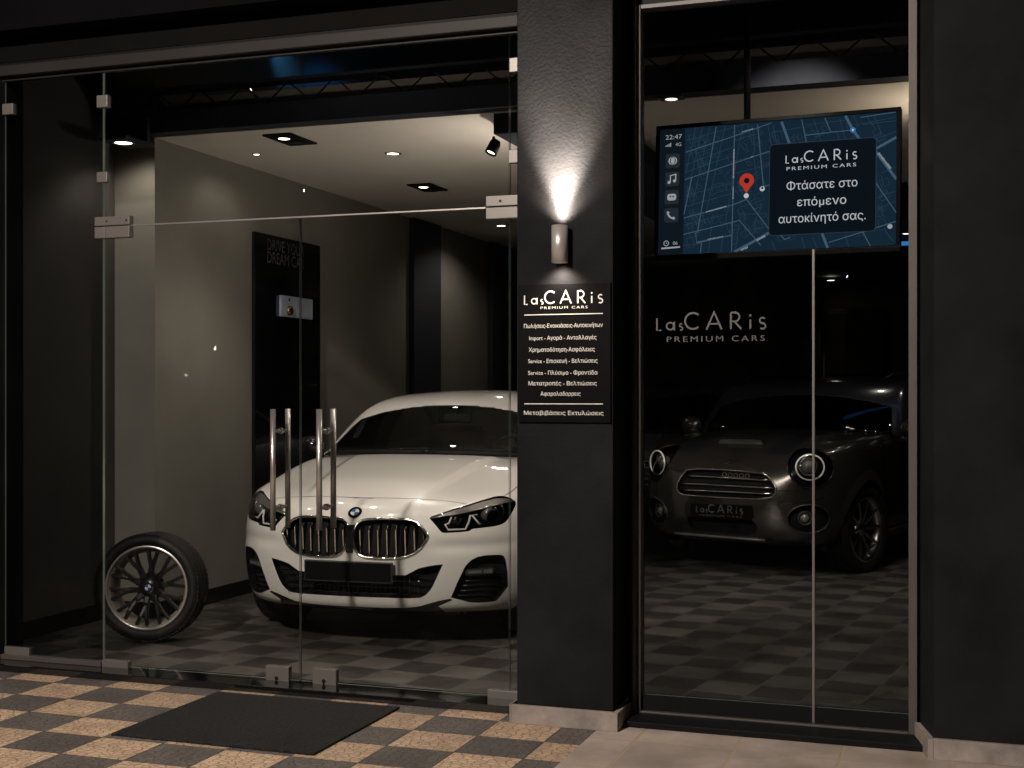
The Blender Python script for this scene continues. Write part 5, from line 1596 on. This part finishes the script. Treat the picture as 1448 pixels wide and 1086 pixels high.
hst = hsym([Vector((.29, .10, 1.2)), Vector((.47, .14, 1.2)), Vector((.485, .5, 1.2)), Vector((.50, 1.22, 1.2)), Vector((.33, 1.20, 1.2)), Vector((.31, .5, 1.2))], Vector((0, 0, -1)))
hb.mesh('body', 0, M['grey_paint'], hat)
for r in hst: hb.mesh('bonnet_stripe', r, M['black_paint'], hat)
for pr in hclad:
    for r in pr: hb.mesh('arch_trim', r, M['plastic'], hat)
zt2 = 1.475
hw = [(0, zt2), (.35, zt2-.001), (.66, zt2-.002), (.745, zt2-.012), (.77, zt2-.04), (.865, 1.12), (.87, 1.07), (.5, 1.05)]
hrw = hg.cut([Vector((a, 1.5, b)) for a, b in hw + [(0, 1.045)] + [(-a, b) for a, b in reversed(hw[1:])]], hfront)
hsw = [(1.78, 1.12), (3.9, 1.14), (3.85, 1.36), (3.6, 1.46), (2.4, 1.49), (2.12, 1.46), (1.95, 1.34)]
q = [Vector((.8, a, b)) for a, b in hsw]
hrs = [hg.cut(q, Vector((-1, 0, 0))), hg.cut(mirror(q), Vector((1, 0, 0)))]
hg.mesh('roof', 0, M['black_paint'], hat)
w_ = hg.mesh('windscreen', hrw, M['car_glass_dark'], hat)
mb = MB(); hg.strip(mb, [hg.v[i] for i in hg.loops(hrw)[0]][::2], .016, .0015, closed=True); mb.build('seal', M['black'], w_)
for r in hrs: hg.mesh('side_glass', r, M['car_glass_dark'], hat)
# grille
g = hb.mesh('grille', hrg, [M['black_matte'], M['black_gloss']], hat, off=Vector((0, .05, 0)), wall=Vector((0, .05, 0)), wall_mi=1)
mb = MB(); mb.tube([hb.v[i] + Vector((0, -.004, 0)) for i in hb.loops(hrg)[0]][::2], .008, 8, closed=True); mb.build('chrome_ring', M['chrome'], g)
mb = MB()
for a, b in (((969, 672.6), (1090, 679.5)), ((960, 683.4), (1094, 690.4)), ((961.5, 692.8), (1094, 698.6))):
    n = 10; mb.tube([(hpx(a[0] + (b[0]-a[0])*k/n, a[1] + (b[1]-a[1])*k/n) or Vector()) + Vector((0, .012, 0)) for k in range(n+1)], .0085, 8)
mb.build('bar', M['chrome'], g)
mb = MB()
for k in range(5):
    c = hpx(1023 + 8*k, 671.2 + .5*k) + Vector((0, .02, 0)); mb.tube([c + Vector((.017*math.cos(a), 0, .017*math.sin(a))) for a in [2*math.pi*i/16 for i in range(16)]], .003, 6, closed=True)
mb.build('grille_lamps', M['steel'], g)
lo2 = hb.mesh('lower_intake', hrl, [M['black_matte'], M['black_gloss']], hat, off=Vector((0, .06, 0)), wall=Vector((0, .06, 0)), wall_mi=1)
for r in hh:
    s_ = 1 if hb.v[hb.loops(r)[0][0]].x > 0 else -1
    dv = Vector((hob.x*s_, hob.y, 0))
    g = hb.mesh('headlight', r, [M['black_gloss'], M['black_gloss']], hat, off=dv*.07, wall=dv*.07, wall_mi=1)
    c = hb.near(Vector((HC.x*s_, HC.y - .05, HC.z)))[0]
    ring = ell(c + dv*.012 + Vector((0.012*s_, 0, -.004)), .108, .098, dv)
    mb = MB(); mb.tube(ring, .0065, 8, closed=True); mb.build('light_ring', M['drl'], g)
    mb = MB(); mb.sphere(c + dv*.065, .062, 0, 24); mb.tube(ell(c + dv*.03, .066, .066, dv), .005, 6, closed=True); mb.build('projector', M['lensball'], g)
    hb.mesh('lens_cover', r, M['lens'], g, off=dv*.0005)
    mb = MB(); L_ = [hb.v[i] for i in hb.loops(r)[0]][::2]; mb.tube([p - dv*.003 for p in L_], .006, 8, closed=True); mb.build('bezel', M['black_gloss'], g)
for r in hf:
    s_ = 1 if hb.v[hb.loops(r)[0][0]].x > 0 else -1
    dv = Vector((hob.x*s_, hob.y, 0))
    g = hb.mesh('fog_recess', r, [M['black_matte'], M['plastic']], hat, off=dv*.06, wall=dv*.06, wall_mi=1)
    c = hb.near(Vector((FC.x*s_, FC.y - .05, FC.z)))[0]
    mb = MB(); mb.tube(ell(c + dv*.02, .050, .050, dv), .008, 8, closed=True); mb.build('fog_ring', M['plastic'], g)
    mb = MB(); mb.sphere(c + dv*.05, .042, 0, 20); mb.build('fog_lamp', M['lensball'], g)
    mb = MB(); L_ = [hb.v[i] for i in hb.loops(r)[0]][::2]; mb.tube([p - dv*.001 for p in L_], .006, 8, closed=True); mb.build('bezel', M['alu_dark'], g)
# plate with the shop's wordmark
pa = hpx(1013, 713); pb = hpx(1013, 732)
T = Matrix.Translation((0, min(pa.y, pb.y) - .015, (pa.z+pb.z)/2))
pl = MB().box(-.26, .26, -.004, .010, -.056, .056, bev=.004, T=T).build('number_plate', M['sign_black'], hat)
mb = MB(); fpl = lambda a, b, l: (a, T.translation.y - .004 - l, T.translation.z + b)
put_logo(mb, -.01, -.012, .40, fpl, sub=False, wk=1.15); put_text(mb, 'PREMIUM CARS', 0, -.042, .014, fpl, width=.36, spacing=1.35)
mb.build('wordmark', M['print_dim'], pl)
# bonnet badge with wings, scoop, skid bar
bp = hpx(1026.5, 652.5); bp.x = 0; bn = hb.near(bp)[1]; bu = bn.cross(Vector((1, 0, 0))).normalized()
if bu.z < 0: bu = -bu
fb = lambda a, b, l: bp + Vector((1, 0, 0))*a + bu*b + bn*(.004 + l)
mb = MB(); put_stroke(mb, arc2(0, 0, .026, 0, 360, 20)[:-1], .006, fb, 0, closed=True)
for s_ in (-1, 1):
    for k in range(3): put_stroke(mb, [(s_*.03, .010 - .010*k), (s_*(.085 - .017*k), .018 - .013*k)], .006, fb, .001)
mb.build('bonnet_badge', M['chrome'], hat)
mb = MB(); sc_ = hb.near(Vector((0, .42, 1.05)))[0]
mb.prism([(-.20, .0), (.20, .0), (.17, .038), (-.17, .038)], sc_.y - .05, sc_.y + .28, axis='y', T=Matrix.Translation((0, 0, sc_.z - .014)))
mb.box(-.165, .165, sc_.y - .054, sc_.y - .0505, sc_.z - .005, sc_.z + .016)
mb.build('bonnet_scoop', M['black_paint'], hat)
mb = MB()
pts = [hpx(955 + 12.8*k, 754 + 1.0*k) for k in range(11)]
mb.tube([p + Vector((0, -.012, 0)) for p in pts if p], .011, 8); mb.build('skid_bar', M['steel'], hat)
mb = MB()
for pts in ([(1100, 709), (1128, 711), (1150, 709), (1163, 704)], [(1100, 694), (1130, 694), (1166, 692)]):
    hb.strip(mb, [p for p in H_(pts) if p], .005, .001)
for s_ in (-1, 1):
    hb.strip(mb, [Vector((s_*.93, 1.38, z)) for z in (.35, .6, .8, 1.0)], .006, .001); hb.strip(mb, [Vector((s_*.93, 2.45, z)) for z in (.3, .6, .8, 1.0)], .006, .001)
    hb.strip(mb, [Vector((s_*.55, .30, 1.0)), Vector((s_*.60, .6, 1.05)), Vector((s_*.66, 1.2, 1.1))], .005, .001)
mb.build('shut_line', M['black'], hat)
mb = MB()
for s_ in (-1, 1):
    mb.box(s_*.86, s_*.93, 1.25, 3.05, .24, .30, bev=.02); mb.box(s_*.925, s_*.935, 1.30, 3.0, .385, .40, bev=.003)
mb.build('sill_trim', M['alu_dark'], hat)
for s_ in (-1, 1):
    mb = MB(); c = Vector((s_*1.03, 1.60, 1.135))
    mb.sphere(c, .105, 0, 20, (1.0, .7, .82)); mb.tube([c + Vector((-s_*.03, .02, -.07)), Vector((s_*.90, 1.64, 1.04))], [.022, .03], 10)
    mb.build('wing_mirror', M['grey_paint'], hat)
    mb = MB(); mb.tube([(s_*.66, 2.0, 1.56), (s_*.68, 2.2, 1.605), (s_*.68, 3.5, 1.60), (s_*.66, 3.7, 1.57)], .014, 8); mb.build('roof_rail', M['black'], hat)
mb = MB(); mb.box(-.72, .72, .50, 4.0, .20, .34); mb.box(-.62, .62, .38, .9, .24, .62)
for c in HAX:
    for s_ in (-1, 1): mb.box(s_*.60, s_*.72, c[0]-.42, c[0]+.42, .2, .84)
mb.build('underbody', M['black_matte'], hat)
mb = MB(); mb.box(-.76, .76, 1.5, 2.1, .62, 1.05, bev=.05)
mb.build('dashboard', M['interior'], hat)
for s_ in (-1, 1):
    mb = MB(); mb.box(s_*.36-.24, s_*.36+.24, 2.2, 2.8, .6, .8, bev=.05); mb.box(s_*.36-.23, s_*.36+.23, 2.7, 2.88, .8, 1.28, bev=.06); mb.box(s_*.36-.13, s_*.36+.13, 2.74, 2.85, 1.27, 1.42, bev=.04)
    mb.build('seat', M['interior'], hat)
mb = MB(); T = Matrix.Translation((.37, 2.08, 1.06)) @ Matrix.Rotation(math.radians(-65), 4, 'X')
mb.tube([T @ Vector((.185*math.cos(a), .185*math.sin(a), 0)) for a in [2*math.pi*k/32 for k in range(32)]], .016, 8, closed=True); mb.build('steering_wheel', M['plastic'], hat)
for c in HAX:
    for s_ in (-1, 1):
        w = empty('wheel', (s_*.81, c[0], c[1]), math.pi/2*s_ - (math.radians(11) if c[0] < 1 else 0)); w.parent = hat
        rim_and_tyre('wheel', .345, .225, .258, 'plain', w, rim_m=M['alloy'], cap=False)
# the black car behind it is the same body in black
def copy_tree(o, parent=None, swap=None):
    c = o.copy(); COL.objects.link(c); c.parent = parent
    if swap and c.type == 'MESH':
        for sl in c.material_slots:
            if sl.material in swap:
                m_ = swap[sl.material]; sl.link = 'OBJECT'; sl.material = m_
    for ch in list(o.children): copy_tree(ch, c, swap)
    return c
blk = copy_tree(hat, None, {M['grey_paint']: M['black_paint']})
blk.location = (-3.05, 11.75, 0); blk.name = 'black_hatchback'
blk['label'] = 'black compact car half hidden behind the dark grey hatchback, on its left'
# ------------------------------------------------------------------ wheel on show
sw_ = empty('alloy_wheel', (-4.50, 6.57, .312), 0, 'loose black multi spoke alloy wheel standing upright on the shop floor', 'wheel')
rim_and_tyre('alloy_wheel', .312, .225, .240, 'multi', sw_, lip_m=M['steel_bright'], barrel=M['barrel'])
sw_.rotation_euler = (math.radians(-2), math.radians(8), math.radians(15))
